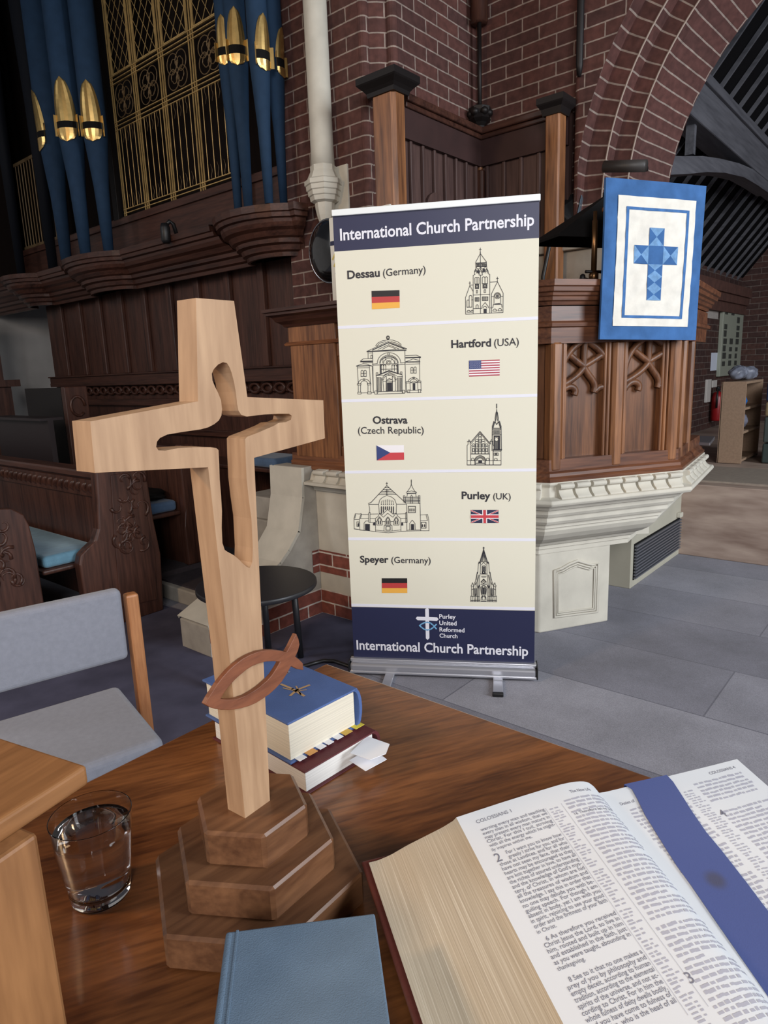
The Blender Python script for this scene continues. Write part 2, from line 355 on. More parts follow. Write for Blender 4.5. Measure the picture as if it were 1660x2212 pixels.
zz = [0, CZA] + [CZA + 1.74 * math.sin(math.radians(4 * i)) for i in range(1, 23)] + [TOP]
for i in range(len(zz) - 1):
    def yc(z): return CYA + 1.74 if z <= CZA else (CYA + math.sqrt(max(0, 1.74 ** 2 - (z - CZA) ** 2)) if z < CZA + 1.739 else -1.6)
    y0, y1 = yc(zz[i]), yc(zz[i + 1]); yb = YA - .035
    if i == len(zz) - 2: y0 = y1 = -1.6
    mb.quad((XR, max(yb, y0), zz[i]), (XR, y0, zz[i]), (XR, y1, zz[i + 1]), (XR, max(yb, y1), zz[i + 1]),
            uv=[(-max(yb, y0), zz[i]), (-y0, zz[i]), (-y1, zz[i + 1]), (-max(yb, y1), zz[i + 1])])
mb.build('wall_chancel', MT['brick'], kind='structure')
# pale stone courses low in the respond, behind the pulpit
mb = MB()
for z0, z1, o in ((1.70, 1.86, .03), (1.86, 2.12, .02), (2.12, 2.20, .06)): mb.box(XR - o, XR + .30, YA - .23 - o, YA + .28, z0, z1)
mb.build('trim_1', MT['stone_grey'], bevel=.006, kind='structure')
# plinth of the arch jamb with its heating grille
YV = 1.48
mb = MB(); mb.box(4.16, 5.16, YV, 1.95, 0, .92); mb.build('wall_plinth', plain('cream_paint', srgb(176, 172, 156), .7, noise=.06, nscale=5), bevel=.004, kind='structure')
# ---- transept beyond the arch
XE, YO = 10.8, 2.45
mb = MB(); mb.box(5.16, XE, -1.6, YO, 0.0, .54)
ply = wood('stage_board', srgb(136, 114, 102), srgb(184, 164, 150), 1, 4.5, .55, stretch=5, bump=.1)
mb.build('trim_2', ply, bevel=.006, kind='structure')
mb = MB(); mb.box(5.30, 6.05, -1.6, 1.86, .54, .552); mb.build('trim_3', plain('pale_board', srgb(150, 138, 126), .7, noise=.1), kind='structure')
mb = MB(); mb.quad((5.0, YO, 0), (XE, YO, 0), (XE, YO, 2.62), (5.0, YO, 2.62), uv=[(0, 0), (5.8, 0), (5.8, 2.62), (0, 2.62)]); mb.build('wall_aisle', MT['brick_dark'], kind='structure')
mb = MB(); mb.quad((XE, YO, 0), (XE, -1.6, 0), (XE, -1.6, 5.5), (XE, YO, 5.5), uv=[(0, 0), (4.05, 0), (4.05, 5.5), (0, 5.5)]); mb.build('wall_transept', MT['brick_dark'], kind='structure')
mb = MB(); mb.box(5.0, XE, YO - .10, YO + .02, 2.14, 2.24); mb.box(5.0, XE, YO - .07, YO + .02, 2.02, 2.14); mb.box(5.0, XE, YO - .13, YO + .02, 2.24, 2.36)
mb.build('trim_4', MT['brick_dark'] if False else plain('brick_cornice', srgb(86, 56, 48), .8, noise=.25, nscale=12), kind='structure')
# open timber roof: boarding, rafters, wall plate, curved brace
RM = 1.25
def roofz(y): return 3.46 + RM * (1.62 - y)
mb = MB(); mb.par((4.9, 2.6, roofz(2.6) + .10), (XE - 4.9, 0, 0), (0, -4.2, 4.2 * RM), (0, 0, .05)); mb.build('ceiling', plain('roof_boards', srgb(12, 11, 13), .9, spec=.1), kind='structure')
grey_beam = wood('grey_beam', srgb(64, 64, 70), srgb(96, 96, 102), 0, 8, .6, bump=.1)
rafter_m = wood('rafter_wood', srgb(62, 62, 67), srgb(90, 90, 96), 1, 8, .6, bump=.1)
for i in range(20):
    x = 4.98 + i * .29
    mb = MB(); mb.par((x, 2.5, roofz(2.5) + .04), (.022, 0, 0), (0, -4.0, 4.0 * RM), (0, .0, .05)); mb.build('roof_rafter', rafter_m, label='dark rafter sloping up to the roof beyond the arch', cat='rafter', group='rafters of the dark roof beyond the arch')
rb = thing('roof_truss', (6.5, 1.7, 3.1), 'big grey roof beam with curved brace beyond the brick arch', 'beam')
mb = MB(); mb.box(4.89, XE, 1.62, 1.82, 3.11, 3.38); mb.build('beam', grey_beam, rb, bevel=.01)
mb = MB(); mb.box(4.89, XE, 1.60, 1.84, 3.38, 3.45); mb.build('moulding', grey_beam, rb, bevel=.006)
sq_ = lambda l: [(x * 1.117 + .08, 1.435 + (z - 1.435) * 1.117) for x, z in l]
bu = [(4.30, 2.61), (4.61, 2.668), (5.02, 2.75), (5.43, 2.815), (5.96, 2.885), (6.4, 2.925), (7.1, 2.93)]; bo = [(4.30, 2.505), (4.75, 2.592), (5.15, 2.676), (5.6, 2.752), (6.14, 2.818), (6.6, 2.838), (7.1, 2.848)]
bu, bo = sq_(bu), sq_(bo); mb = MB()
for i in range(len(bu) - 1): mb.prism([V((bo[i][0], 1.62, bo[i][1])), V((bo[i + 1][0], 1.62, bo[i + 1][1])), V((bu[i + 1][0], 1.62, bu[i + 1][1])), V((bu[i][0], 1.62, bu[i][1]))], (0, .12, 0))
mb.build('brace', grey_beam, rb)
for x, z0, z1 in ((5.12, 2.82, 3.12), (5.62, 2.91, 3.12)):
    mb = MB(); mb.box(x - .025, x + .025, 1.66, 1.72, z0, z1); mb.build('strut', grey_beam, rb)
# ---- far chancel wall left
mb = MB(); mb.quad((-4.6, 8.6, 0), (4.6, 8.6, 0), (4.6, 8.6, 4.2), (-4.6, 8.6, 4.2)); mb.build('wall_left', MT['plaster'], kind='structure')
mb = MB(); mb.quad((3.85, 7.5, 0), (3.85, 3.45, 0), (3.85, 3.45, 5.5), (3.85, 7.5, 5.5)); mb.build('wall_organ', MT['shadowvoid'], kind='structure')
# ---- nave walls behind the photographer, with the daylight windows the lamps stand for
mb = MB(); mb.quad((-4.6, -6.4, 0), (-4.6, 8.6, 0), (-4.6, 8.6, 5.5), (-4.6, -6.4, 5.5)); mb.build('wall_nave', MT['plaster'], kind='structure')
mb = MB(); mb.quad((12, -6.4, 0), (-4.6, -6.4, 0), (-4.6, -6.4, 5.5), (12, -6.4, 5.5)); mb.build('wall_back', MT['plaster'], kind='structure')
# ================================================================== ORGAN AND ITS CASE
XO = 3.30
ORG = thing('pipe_organ_case', (3.3, 5.4, 2.4), 'dark oak organ case with moulded sill and gilded ironwork grille', 'organ case')
towers = [(3.68, .24), (5.84, .34), (7.25, .20)]           # centre y, radius of the bulges that carry the pipes
def sill_path(o):
    """plan of the sill: straight at x = XO - o with a half-octagon in front of each pipe tower, travelling towards -Y"""
    P = [(XO - o, 8.55)]
    for yc, r in sorted(towers, reverse=True):
        rr = r + o * .3
        for a in (90, 75, 60, 45, 30, 15, 0, -15, -30, -45, -60, -75, -90):
            t = math.radians(a); y = yc + rr * math.sin(t)
            if y < 3.40 or y > 8.5: continue
            P.append((XO - o - .15 * math.cos(t), y))
    P.append((XO - o, 3.36))
    q = []
    for p in P:
        if not q or (V(p) - V(q[-1])).length > .012: q.append(p)
    return q
prof = [(0, z - .10) for z in (2.575,)] and [(q, z - .10) for q, z in [(0, 2.30), (.02, 2.30), (.025, 2.325), (.05, 2.335), (.06, 2.365), (.09, 2.375), (.095, 2.40), (.12, 2.41), (.14, 2.44), (.17, 2.455), (.185, 2.48), (.19, 2.50), (.215, 2.505), (.22, 2.53), (.235, 2.535), (.24, 2.575), (0, 2.575)]]
mb = MB(); mb.sweep(sill_path(0.0), prof, side=1); mb.build('sill_moulding', MT['oak_dark_h'], ORG)
mb = MB(); mb.box(XO, XO + .05, 3.54, 8.55, 2.47, 2.80); mb.build('sill_board', MT['oak_dark_h'], ORG)
mb = MB(); mb.box(XO - .03, XO + .05, 3.54, 8.55, 2.475, 2.51); mb.box(XO - .02, XO + .02, 3.54, 8.55, 2.74, 2.785); mb.build('sill_bead', MT['oak_dark_h'], ORG)
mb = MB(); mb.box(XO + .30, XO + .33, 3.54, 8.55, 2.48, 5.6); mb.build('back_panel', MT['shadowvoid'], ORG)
for y0, y1 in ((3.54, 3.62), (5.66, 5.74), (7.02, 7.10)):
    mb = MB(); mb.box(XO - .02, XO + .10, y0, y1, 2.78, 5.6); mb.build('post', plain('case_post', srgb(44, 32, 30), .5) if y0 < 3.6 else MT['iron'], ORG, bevel=.006)
# gilded ironwork: bays between uprights
gold = plain('gilding', srgb(206, 172, 112), .4, metal=.35, noise=.2, nscale=20)
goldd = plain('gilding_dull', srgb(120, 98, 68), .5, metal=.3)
ups = [5.62, 5.26, 4.88, 4.49, 4.09]
zb, zq0, zq1, ztop = 2.83, 3.505, 3.845, 4.75
XG = XO + .02
def rod(mb, a, b, r): mb.tube([a, b], r, 5)
for bi in range(len(ups) - 1):
    ya, yb = ups[bi], ups[bi + 1]; g = gold; f = .03
    G = MB()
    for yy in (ya - .002, ya - .028): G.box(XG - .004, XG + .004, yy - .0032, yy + .0032, 2.785, ztop)
    for yy in (yb + .028,): G.box(XG - .004, XG + .004, yy - .0032, yy + .0032, 2.785, ztop)
    for z in (2.79, zb, zb + .03, zq0 - .03, zq0, zq0 + .03, zq1 - .03, zq1, zq1 + .03): G.box(XG - .007, XG + .007, yb, ya, z - .003, z + .003)
    fr = G.build('grille_frame', g, ORG)
    Bm = MB(); Sp = MB(); w = ya - yb - .08; nb = 4
    for i in range(nb):
        y = yb + .04 + w * (i + .5) / nb
        rod(Bm, (XG, y, zb + .03), (XG, y, zq0 - .03), .0032)
        y2 = yb + .04 + w * (i + 1) / nb
        if i < nb - 1:
            for zA, sg in ((zb + .03, 1), (zq0 - .03, -1)):
                pts = [(XG, y2 + .008 * math.sin(k * 1.3), zA + sg * .018 * k) for k in range(7)]; Sp.tube(pts, [.0022] * 4 + [.002, .0015, .001], 5)
    Bm.build('grille_bars', g, fr); Sp.build('grille_spikes', goldd, fr)
    Q = MB(); yc = (ya + yb) / 2; zc = (zq0 + zq1) / 2; R = min(w, zq1 - zq0 - .06) * .25
    for k in range(4):
        t = math.pi / 2 * k + math.pi / 4; cy, cz = yc + R * 1.05 * math.cos(t), zc + R * 1.05 * math.sin(t)
        pts = [(XG, cy + R * math.cos(t - 2.4 + 4.8 * i / 14), cz + R * math.sin(t - 2.4 + 4.8 * i / 14)) for i in range(15)]; Q.tube(pts, .0038, 5)
        for sg in (-1, 1):
            a0 = t + sg * 2.4; c = [(XG, cy + R * (1 - .11 * i) * math.cos(a0 + sg * .55 * i), cz + R * (1 - .11 * i) * math.sin(a0 + sg * .55 * i)) for i in range(8)]; Q.tube(c, .0035, 5)
    Q.build('grille_scroll', goldd, fr)
    D = MB(); ya2, yb2 = ya - .05, yb + .05; z0, z1 = zq1 + .04, ztop - .03
    G2 = MB()
    for zz_ in (z0, z1): G2.box(XG - .005, XG + .005, yb2 - .01, ya2 + .01, zz_ - .004, zz_ + .004)
    for yy in (yb2 - .008, ya2 + .008): G2.box(XG - .005, XG + .005, yy - .004, yy + .004, z0, z1)
    G2.build('grille_frame', g, ORG)
    nx = 3; hw = (ya2 - yb2) / nx; hz = hw * 1.55; nz = int((z1 - z0) / hz)
    for i in range(nx):
        for j in range(nz + 1):
            zc_ = z0 + j * hz; yl = yb2 + i * hw; zt = min(zc_ + hz, z1)
            if zc_ >= z1: continue
            k = (zt - zc_) / hz
            D.tube([(XG, yl, zc_), (XG, yl + hw * k, zt)], .0022, 4); D.tube([(XG, yl + hw, zc_), (XG, yl + hw * (1 - k), zt)], .0022, 4)
    D.build('grille_lattice', g, fr)
# dim bays left of the tall tower
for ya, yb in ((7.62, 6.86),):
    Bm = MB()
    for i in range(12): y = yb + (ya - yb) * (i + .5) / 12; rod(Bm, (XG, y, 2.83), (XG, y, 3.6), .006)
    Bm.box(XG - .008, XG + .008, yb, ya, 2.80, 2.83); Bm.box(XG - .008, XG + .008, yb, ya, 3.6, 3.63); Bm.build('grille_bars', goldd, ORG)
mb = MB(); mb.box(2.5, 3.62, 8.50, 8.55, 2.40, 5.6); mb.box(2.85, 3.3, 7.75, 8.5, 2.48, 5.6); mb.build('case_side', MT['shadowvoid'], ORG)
# ---- organ pipes
blue_pipe = plain('blue_pipe', srgb(37, 58, 82), .75, noise=.10, nscale=14, spec=.15)
brass = plain('pipe_brass', srgb(214, 178, 112), .3, metal=.9, noise=.12, nscale=30)
shaded_blue_pipe = plain('shaded_blue_pipe', srgb(17, 20, 27), .7, spec=.15)  # blue pipe colour taken near black; the far-left shade is painted in
def make_pipe(x, y, r, zm, label, ang, group):
    """tapered foot, cylindrical body, brass pointed mouth facing direction ang (plan angle)"""
    zf = 2.476; t = thing('organ_pipe', (x, y, zf), label, 'organ pipe', group)
    B = MB(); B.lathe((x, y, zf), [(r * .42, 0), (r * .62, (zm - zf) * .55), (r, zm - zf), (r, 5.6 - zf)], 18); B.build('body', shaded_blue_pipe if y > 6.5 else blue_pipe, t)
    d = V((math.cos(ang), math.sin(ang), 0)); s = V((-d.y, d.x, 0))
    hm = r * 3.1                                                       # height of the pointed upper lip
    def surf(u, z, o): a = u / r; return V((x, y, 0)) + (d * math.cos(a) + s * math.sin(a)) * (r + o) + V((0, 0, z))
    Lp = MB(); n = 10
    def lipw(k): return r * .92 * math.sqrt(max(0, 1 - k ** 1.6)) if k < 1 else 0
    for i in range(n):                                                 # upper lip: pointed leaf, flattened below
        k0, k1 = i / n, (i + 1) / n; z0, z1 = zm + .05 + hm * k0, zm + .05 + hm * k1; w0, w1 = max(lipw(k0), .0005), max(lipw(k1), .0005); o0 = .008 - .0055 * (1 - k0) ** 2; o1 = .008 - .0055 * (1 - k1) ** 2
        m = 6
        for q in range(m):
            a, b = -1 + 2 * q / m, -1 + 2 * (q + 1) / m
            fa = lambda c, o: o if abs(c) < .99 else .004
            Lp.add([surf(w0 * a, z0, fa(a, o0)), surf(w0 * b, z0, fa(b, o0)), surf(w1 * b, z1, fa(b, o1)), surf(w1 * a, z1, fa(a, o1))], [(0, 1, 2, 3)], smooth=True)
    Lp.build('upper_lip', brass, t)
    Mo = MB()
    m = 6
    for q in range(m):
        a, b = -.8 + 1.6 * q / m, -.8 + 1.6 * (q + 1) / m; Mo.quad(surf(r * a, zm, .002), surf(r * b, zm, .002), surf(r * b, zm + .05, .002), surf(r * a, zm + .05, .002))
    Mo.build('mouth', MT['blackmat'], t)
    Lo = MB()
    for i in range(5):
        k0, k1 = i / 5, (i + 1) / 5; z0, z1 = zm - r * 1.0 * k0, zm - r * 1.0 * k1; w0, w1 = r * .8 * math.sqrt(1 - k0 ** 2.5), r * .8 * math.sqrt(max(0, 1 - k1 ** 2.5)) + .0005
        for q in range(m):
            a, b = -1 + 2 * q / m, -1 + 2 * (q + 1) / m; Lo.add([surf(w1 * a, z1, .004), surf(w1 * b, z1, .004), surf(w0 * b, z0, .006), surf(w0 * a, z0, .006)], [(0, 1, 2, 3)], smooth=True)
    Lo.build('lower_lip', brass, t)
    for sg in (-1, 1):
        E = MB(); a = sg * .86; p0, p1 = surf(r * a, zm - r * .55, .0), surf(r * a, zm + .05 + r * .5, .0)
        nrm = (d * math.cos(a) + s * math.sin(a)); E.par(p0, nrm * .022, s * .004, p1 - p0); E.build('ear', brass, t)
    return t
for x, y, r, zm, ang, nm in (
    (3.20, 3.95, .060, 3.50, 214, 'blue organ pipe at the left edge of the small right-hand cluster, beside the grille'),
    (3.05, 3.66, .066, 3.378, 228, 'blue organ pipe with the best lit brass mouth in the small right-hand cluster'),
    (3.00, 3.40, .062, 3.262, 262, 'blue organ pipe with its brass mouth turned right, in the small right-hand cluster'),
    (3.16, 3.44, .056, 3.28, 285, 'blue organ pipe with a low brass mouth, beside the brick pier'),
    (3.25, 3.52, .042, 3.505, 285, 'thin blue organ pipe with the highest brass mouth, closest to the brick pier'),
    (3.08, 6.27, .105, 3.50, 172, 'blue organ pipe whose brass mouth is seen side-on, left in the big left cluster'),
    (2.98, 5.72, .102, 3.42, 222, 'blue organ pipe with the largest brass mouth, middle of the big left cluster'),
    (3.06, 5.487, .095, 3.38, 226, 'blue organ pipe with a brass mouth, right in the big left cluster'),
    (3.20, 6.80, .10, 5.2, 160, 'blue organ pipe with deep shadow in its colour, left of the big cluster'),
    (3.10, 7.28, .09, 5.2, 150, 'blue organ pipe at the far left edge, with deep shadow in its colour')):
    make_pipe(x, y, r, zm, nm, math.radians(ang), 'organ pipes above the moulded oak sill')
# ---- panelled wall under the organ
W = thing('oak_wainscot', (3.42, 6, 0), 'tall dark oak panelling under the organ', 'panelling')
mb = MB(); mb.box(3.42, 3.46, 3.52, 7.55, 0, 2.24); mb.build('backboard', MT['oak_dark'], W)
for i in range(10):
    y = 3.56 + i * .40; mb = MB(); mb.box(3.385, 3.42, y, y + .07, 1.50, 2.24); mb.build('stile', MT['oak_dark'], W, bevel=.006)
mb = MB(); mb.box(3.36, 3.42, 3.52, 7.55, 1.42, 1.50); mb.box(3.34, 3.42, 3.52, 7.55, 1.485, 1.50); mb.build('ledge', MT['oak_dark_h'], W, bevel=.005)
mb = MB(); mb.box(3.37, 3.42, 3.52, 7.55, 1.20, 1.26); mb.box(3.37, 3.42, 3.52, 7.55, .95, 1.0); mb.box(3.355, 3.42, 3.52, 7.55, 1.39, 1.43); mb.build('rail', MT['oak_dark_h'], W, bevel=.005)
mb = MB()
for i in range(27):
    y = 3.56 + i * .146
    pts = [(3.40, y + .06 * math.cos(t * .6) + .02, 1.32 + .045 * math.sin(t * .6) + .004 * t) for t in range(11)]; mb.tube(pts, .014, 6)
    mb.lathe((3.40, y + .075, 1.325), [(.0, -.01), (.022, 0), (.0, .022)], 8, ax=(-1, 0, 0))
mb.build('carved_frieze', MT['oak_dark_h'], W)
# small black spot lamp on the sill
t = thing('spot_lamp', tuple(AX(357, 500, 3.05)), 'small black spotlight on the moulded organ sill', 'spotlight')
p = AX(357, 495, 3.04)
mb = MB(); mb.lathe(p + V((0, 0, -.10)), [(.024, 0), (.036, .02), (.036, .11), (.026, .14)], 14); mb.build('body', MT['black'], t)
mb = MB(); mb.tube([p + V((0, 0, .02)), p + V((.03, -.02, .055)), p + V((.06, -.02, .04)), p + V((.09, -.02, -.06))], .016, 8); mb.build('bracket', MT['black'], t)
# ================================================================== PIER, RECESS, PULPIT
# ---- engaged stone shaft on a corbel
cy_, zc_ = 3.088, 2.66
xs = XP - .075
t = thing('stone_shaft', (xs, cy_, 2.30), 'round pale stone shaft on a moulded corbel, on the brick pier', 'column')
mb = MB(); mb.lathe((xs, cy_, 2.66), [(.072, 0), (.069, .1), (.069, TOP - 2.66)], 24); mb.build('shaft', MT['stone'], t)
mb = MB(); mb.lathe((xs, cy_, 2.30), [(.012, .0), (.035, .02), (.04, .05), (.05, .08), (.058, .12), (.06, .15), (.085, .16), (.09, .185), (.098, .19), (.10, .215), (.108, .22), (.11, .245), (.118, .25), (.118, .275), (.10, .285), (.088, .31), (.078, .33), (.078, .36)], 8, smooth=False)
mb.build('corbel', MT['stone'], t)
mb = MB(); mb.box(XP - .012, XP + .02, cy_ - .14, cy_ + .05, 2.25, 2.66); mb.build('back_block', MT['stone'], t)
# ---- oak post with a dark capital at the pier corner
def post(name, x0, x1, y0, y1, z0, z1, label, capw=.055, b=.022):
    t = thing(name, ((x0 + x1) / 2, (y0 + y1) / 2, z0), label, 'post')
    mb = MB(); mb.box(x0, x1, y0, y1, z0, z1); mb.build('shaft', MT['oak'], t, bevel=b, seg=1)
    mb = MB(); cx, cy = (x0 + x1) / 2, (y0 + y1) / 2; hx, hy = (x1 - x0) / 2, (y1 - y0) / 2
    path = [(cx - hx, cy - hy), (cx - hx, cy + hy), (cx + hx, cy + hy), (cx + hx, cy - hy)]
    mb.sweep(path, [(-.02, z1 - .02), (.01, z1 - .02), (.015, z1), (capw * .5, z1 + .015), (capw * .9, z1 + .035), (capw, z1 + .042), (capw, z1 + .075), (-.02, z1 + .075)], closed=True, side=-1)
    mb.build('capital', MT['iron'], t)
    return t
post('oak_post', 3.13, 3.246, 2.49, 2.655, .0, 2.93, 'thick oak post with dark capital in front of the brick pier corner')
post('oak_post', 4.02, 4.115, 1.955, 2.05, .0, 2.90, 'slim oak post with dark capital in the recess, right of the banner', .038, .01)
# ---- panelled back screen in the recess
R1 = thing('recess_screen', (3.8, 2.6, 1.2), 'dark panelled timber screen in the brick recess behind the banner', 'screen')
ys = YC - .06; xs2 = XF - .06
mb = MB(); mb.box(3.34, XF - .02, ys, YC - .01, 1.0, 2.93); mb.box(xs2, XF - .01, YA + .04, YC - .02, 1.0, 2.93); mb.build('boarding', MT['panel_old'], R1)
fr = plain('frieze_dark', srgb(56, 34, 32), .6, noise=.15, nscale=8)
mb = MB(); mb.box(3.34, xs2 - .0, ys - .03, ys, 2.74, 2.93); mb.box(xs2 - .03, xs2, YA + .04, ys, 2.74, 2.93); mb.build('frieze_board', fr, R1)
mb = MB(); mb.box(3.34, xs2 - .03, ys - .06, ys + .05, 2.93, 2.97); mb.box(xs2 - .06, xs2 + .05, YA + .04, ys - .03, 2.93, 2.97); mb.box(3.34, xs2 - .03, ys - .045, ys - .03, 2.90, 2.93); mb.box(xs2 - .045, xs2 - .03, YA + .04, ys - .03, 2.90, 2.93)
mb.build('capping', MT['oak_dark_h'], R1, bevel=.008)
for i in range(7):
    x = 3.40 + i * .118; mb = MB(); mb.box(x, x + .022, ys - .022, ys, 1.0, 2.74); mb.build('batten', MT['panel_old'], R1, bevel=.005)
for i in range(5):
    y = YA + .10 + i * .125; mb = MB(); mb.box(xs2 - .022, xs2, y, y + .022, 1.0, 2.74); mb.build('batten', MT['panel_old'], R1, bevel=.005)
mb = MB(); mb.box(xs2 - .05, xs2, ys - .05, ys, 1.0, 2.72); mb.build('corner_post', MT['oak_dark'], R1, bevel=.012)
for x0, w, zt in ((3.545, .21, 2.50), (3.80, .20, 2.47)):
    pts = [V((x0 + w / 2 - w / 2 * math.cos(math.pi * i / 10), ys - .024, zt - .12 + (.12 if x0 < 3.7 else .07) * math.sin(math.pi * i / 10))) for i in range(11)]
    mb = MB(); mb.prism([V((x0, ys - .024, 1.2))] + pts + [V((x0 + w, ys - .024, 1.2))], (0, .02, 0)); mb.build('arched_panel', MT['panel_old'], R1, bevel=.004)
pts = [V((xs2 - .026, YA + .28 + .11 - .11 * math.cos(math.pi * i / 10), 2.42 + .07 * math.sin(math.pi * i / 10))) for i in range(11)]
mb = MB(); mb.prism([V((xs2 - .026, YA + .28, 1.2))] + pts + [V((xs2 - .026, YA + .50, 1.2))], (.024, 0, 0)); mb.build('arched_panel', MT['panel_old'], R1, bevel=.004)
# corner boss with its pendant pipe, and the second rod
c = V((XF - .07, YC - .07, 0))
t = thing('corner_pendant', (c.x, c.y, 2.62), 'dark wrought pendant and rod hanging in the recess corner', 'pendant')
mb = MB(); mb.tube([(c.x, c.y, 3.05), (c.x, c.y, 3.62)], .014, 8); mb.build('rod', MT['iron'], t)
mb = MB(); mb.tube([(c.x, c.y, 3.60), (c.x, c.y, TOP)], .055, 10); mb.build('pipe', MT['oak_dark'], t)
mb = MB(); mb.lathe((c.x, c.y, 2.90), [(.02, 0), (.03, .04), (.035, .09), (.05, .11), (.075, .13), (.06, .16), (.07, .18), (.075, .20), (.03, .22)], 8, smooth=False)
for k in range(6):
    a = math.pi / 3 * k; mb.lathe((c.x + .06 * math.cos(a), c.y + .06 * math.sin(a), 3.045), [(.008, 0), (.026, .015), (.026, .035), (.006, .05)], 8)
mb.build('boss', MT['iron'], t)
mb = MB(); mb.tube([(c.x, c.y, 2.62), (c.x, c.y, 2.92)], .02, 8); mb.build('colonnette', MT['oak'], t)
p = AX(1252, 165, 4.13)
mb = MB(); mb.tube([(p.x, p.y, p.z), (p.x, p.y, p.z + .06), (p.x, p.y, TOP)], [.012, .022, .022], 8); mb.build('hanging_rod', MT['iron'], label='dark vertical rod hanging on the brick wall above the slim post', cat='rod')
# ---- pulpit
ANG = math.radians(-31.2); D = V((math.cos(ANG), math.sin(ANG), 0)); NO = V((D.y, -D.x, 0)); PW = V((3.02, 1.40, 0))
def pp(x, y, o=0.0): return pl(x, y, PW + NO * o, NO)
def sp(s, z, o=0.0): return PW + D * s + NO * o + V((0, 0, z))
P0, P1 = PW + D * -.10, PW + D * .655
a3 = math.radians(7.4); P2 = P1 + V((math.cos(a3), math.sin(a3), 0)) * .72
a4 = math.radians(90); P3 = P2 + V((0, 1, 0)) * .30
am = math.radians(40.4 + 64); Pm = P0 + V((math.cos(am), math.sin(am), 0)) * .50
Pb = V((3.42, 2.20, 0))
PULP = [Pm, P0, P1, P2, P3, V((3.9, 1.85, 0)), V((3.2, 2.06, 0))]
PU = thing('pulpit', (3.3, 1.5, 0), 'octagonal oak pulpit with tracery panels on a pale stone base', 'pulpit')
def inset(path, o): # offset polygon for a solid prism
    mb = MB(); mb.sweep([(p.x, p.y) for p in path], [(o, 0), (o, 1), (o - .01, 1), (o - .01, 0)], closed=True); n = 4
    return [mb.v[i * n].copy() for i in range(len(path))]
def ring(z, o): return [V((p.x, p.y, z)) for p in inset(PULP, o)]
mb = MB(); mb.prism(ring(.90, -.055), (0, 0, .89)); body_ = mb.build('body', MT['oak_panel'], PU)
def mould(name, prof, mat, bev=0):
    prof = [(q - .03 if q <= -.05 and mat is not MT['stone'] else q, z) for q, z in prof]
    mat = MT['oak_d'] if mat is MT['oak_h'] else mat
    mb = MB(); mb.sweep([(p.x, p.y) for p in PULP], prof, closed=True); return mb.build(name, mat, PU, bevel=bev)
mould('base_moulding', [(-.05, .885), (.03, .885), (.032, .90), (.02, .91), (.018, .925), (.006, .935), (.004, .99), (-.05, .99)], MT['oak_h'])
mould('upper_rail', [(-.05, 1.53), (.004, 1.53), (.006, 1.60), (.022, 1.605), (.024, 1.62), (.008, 1.63), (.006, 1.695), (-.05, 1.695)], MT['oak_h'])
mould('handrail', [(-.06, 1.70), (.008, 1.70), (.012, 1.715), (.024, 1.72), (.026, 1.735), (.034, 1.74), (.036, 1.752), (.05, 1.757), (.052, 1.775), (.062, 1.78), (.064, 1.806), (-.06, 1.808)], MT['oak_h'])
def bar(name, s0, s1, z0, z1, o, d=.07, bev=.006, mat=None):
    mb = MB(); mb.par(sp(s0, z0, o), D * (s1 - s0), NO * -d, V((0, 0, z1 - z0))); return mb.build(name, mat or MT['oak'], PU, bevel=bev, seg=1)
for s0, s1 in ((-.098, -.035), (.245, .31), (.585, .65)): bar('post', s0, s1, .93, 1.54, .012, .075, .014)
for pa, pb, k in ((P1, P2, .06), (P1, P2, .30), (P0, Pm, .10), (P0, Pm, .40)):
    e = (pb - pa).normalized(); n_ = V((e.y, -e.x, 0)); n_ = n_ if n_.dot(NO) > 0 or n_.y < 0 else -n_
    if pa is P0: n_ = V((-abs(n_.x), n_.y if n_.y < 0 else -n_.y, 0)).normalized()
    mb = MB(); q = pa + e * k; mb.par(q + V((0, 0, .93)) + n_ * .008, e * .055, -n_ * .07, V((0, 0, .61))); mb.build('post', MT['oak'], PU, bevel=.012, seg=1)
# tracery panels, carved in relief on the recessed panel
def trac(polys, org, r=.011):  # moulded ribs standing on the recessed panel
    mb = MB()
    for pts in polys:
        q = [pp(1140 + x / 3.192, 360 + y / 3.192, -.036) for x, y in pts]
        # smooth the outline
        for _ in range(2):
            w = [q[0]]
            for i in range(len(q) - 1): w += [q[i] * .75 + q[i + 1] * .25, q[i] * .25 + q[i + 1] * .75]
            q = w + [q[-1]]
        mb.tube(q, r, 8)
    return mb
T1 = [[(214, 1560), (218, 1480), (232, 1395), (262, 1315), (318, 1245), (392, 1190)], [(392, 1190), (480, 1245), (535, 1315), (566, 1400), (580, 1490), (584, 1580)],
      [(400, 1190), (392, 1260), (390, 1330), (388, 1385)], [(388, 1385), (350, 1432), (296, 1475), (222, 1518)], [(388, 1385), (418, 1432), (455, 1480), (466, 1520), (455, 1556)],
      [(388, 1375), (345, 1345), (290, 1298)], [(388, 1375), (440, 1345), (508, 1300)], [(214, 1600), (238, 1545), (275, 1515), (312, 1518), (332, 1545), (322, 1575)], [(462, 1548), (490, 1518), (530, 1520), (562, 1560), (576, 1620), (578, 1700)]]
T2 = [[(x + 448 + (y - 1200) * -.022, y - 32) for x, y in l] for l in T1]
for T in (T1, T2):
    tr_ = trac(T, 0, .0165).build('tracery', MT['oak_panel'], body_)
for s0, s1 in ((-.03, .24), (.315, .58)):
    for o, w in ((-.006, .016), (-.016, .030)):
        for a, b in ((s0, s0 + w), (s1 - w, s1)):
            mb = MB(); mb.par(sp(a, .985, o), D * (b - a), NO * -.05, V((0, 0, .55))); mb.build('bead', MT['oak'], PU, bevel=.004, seg=1)
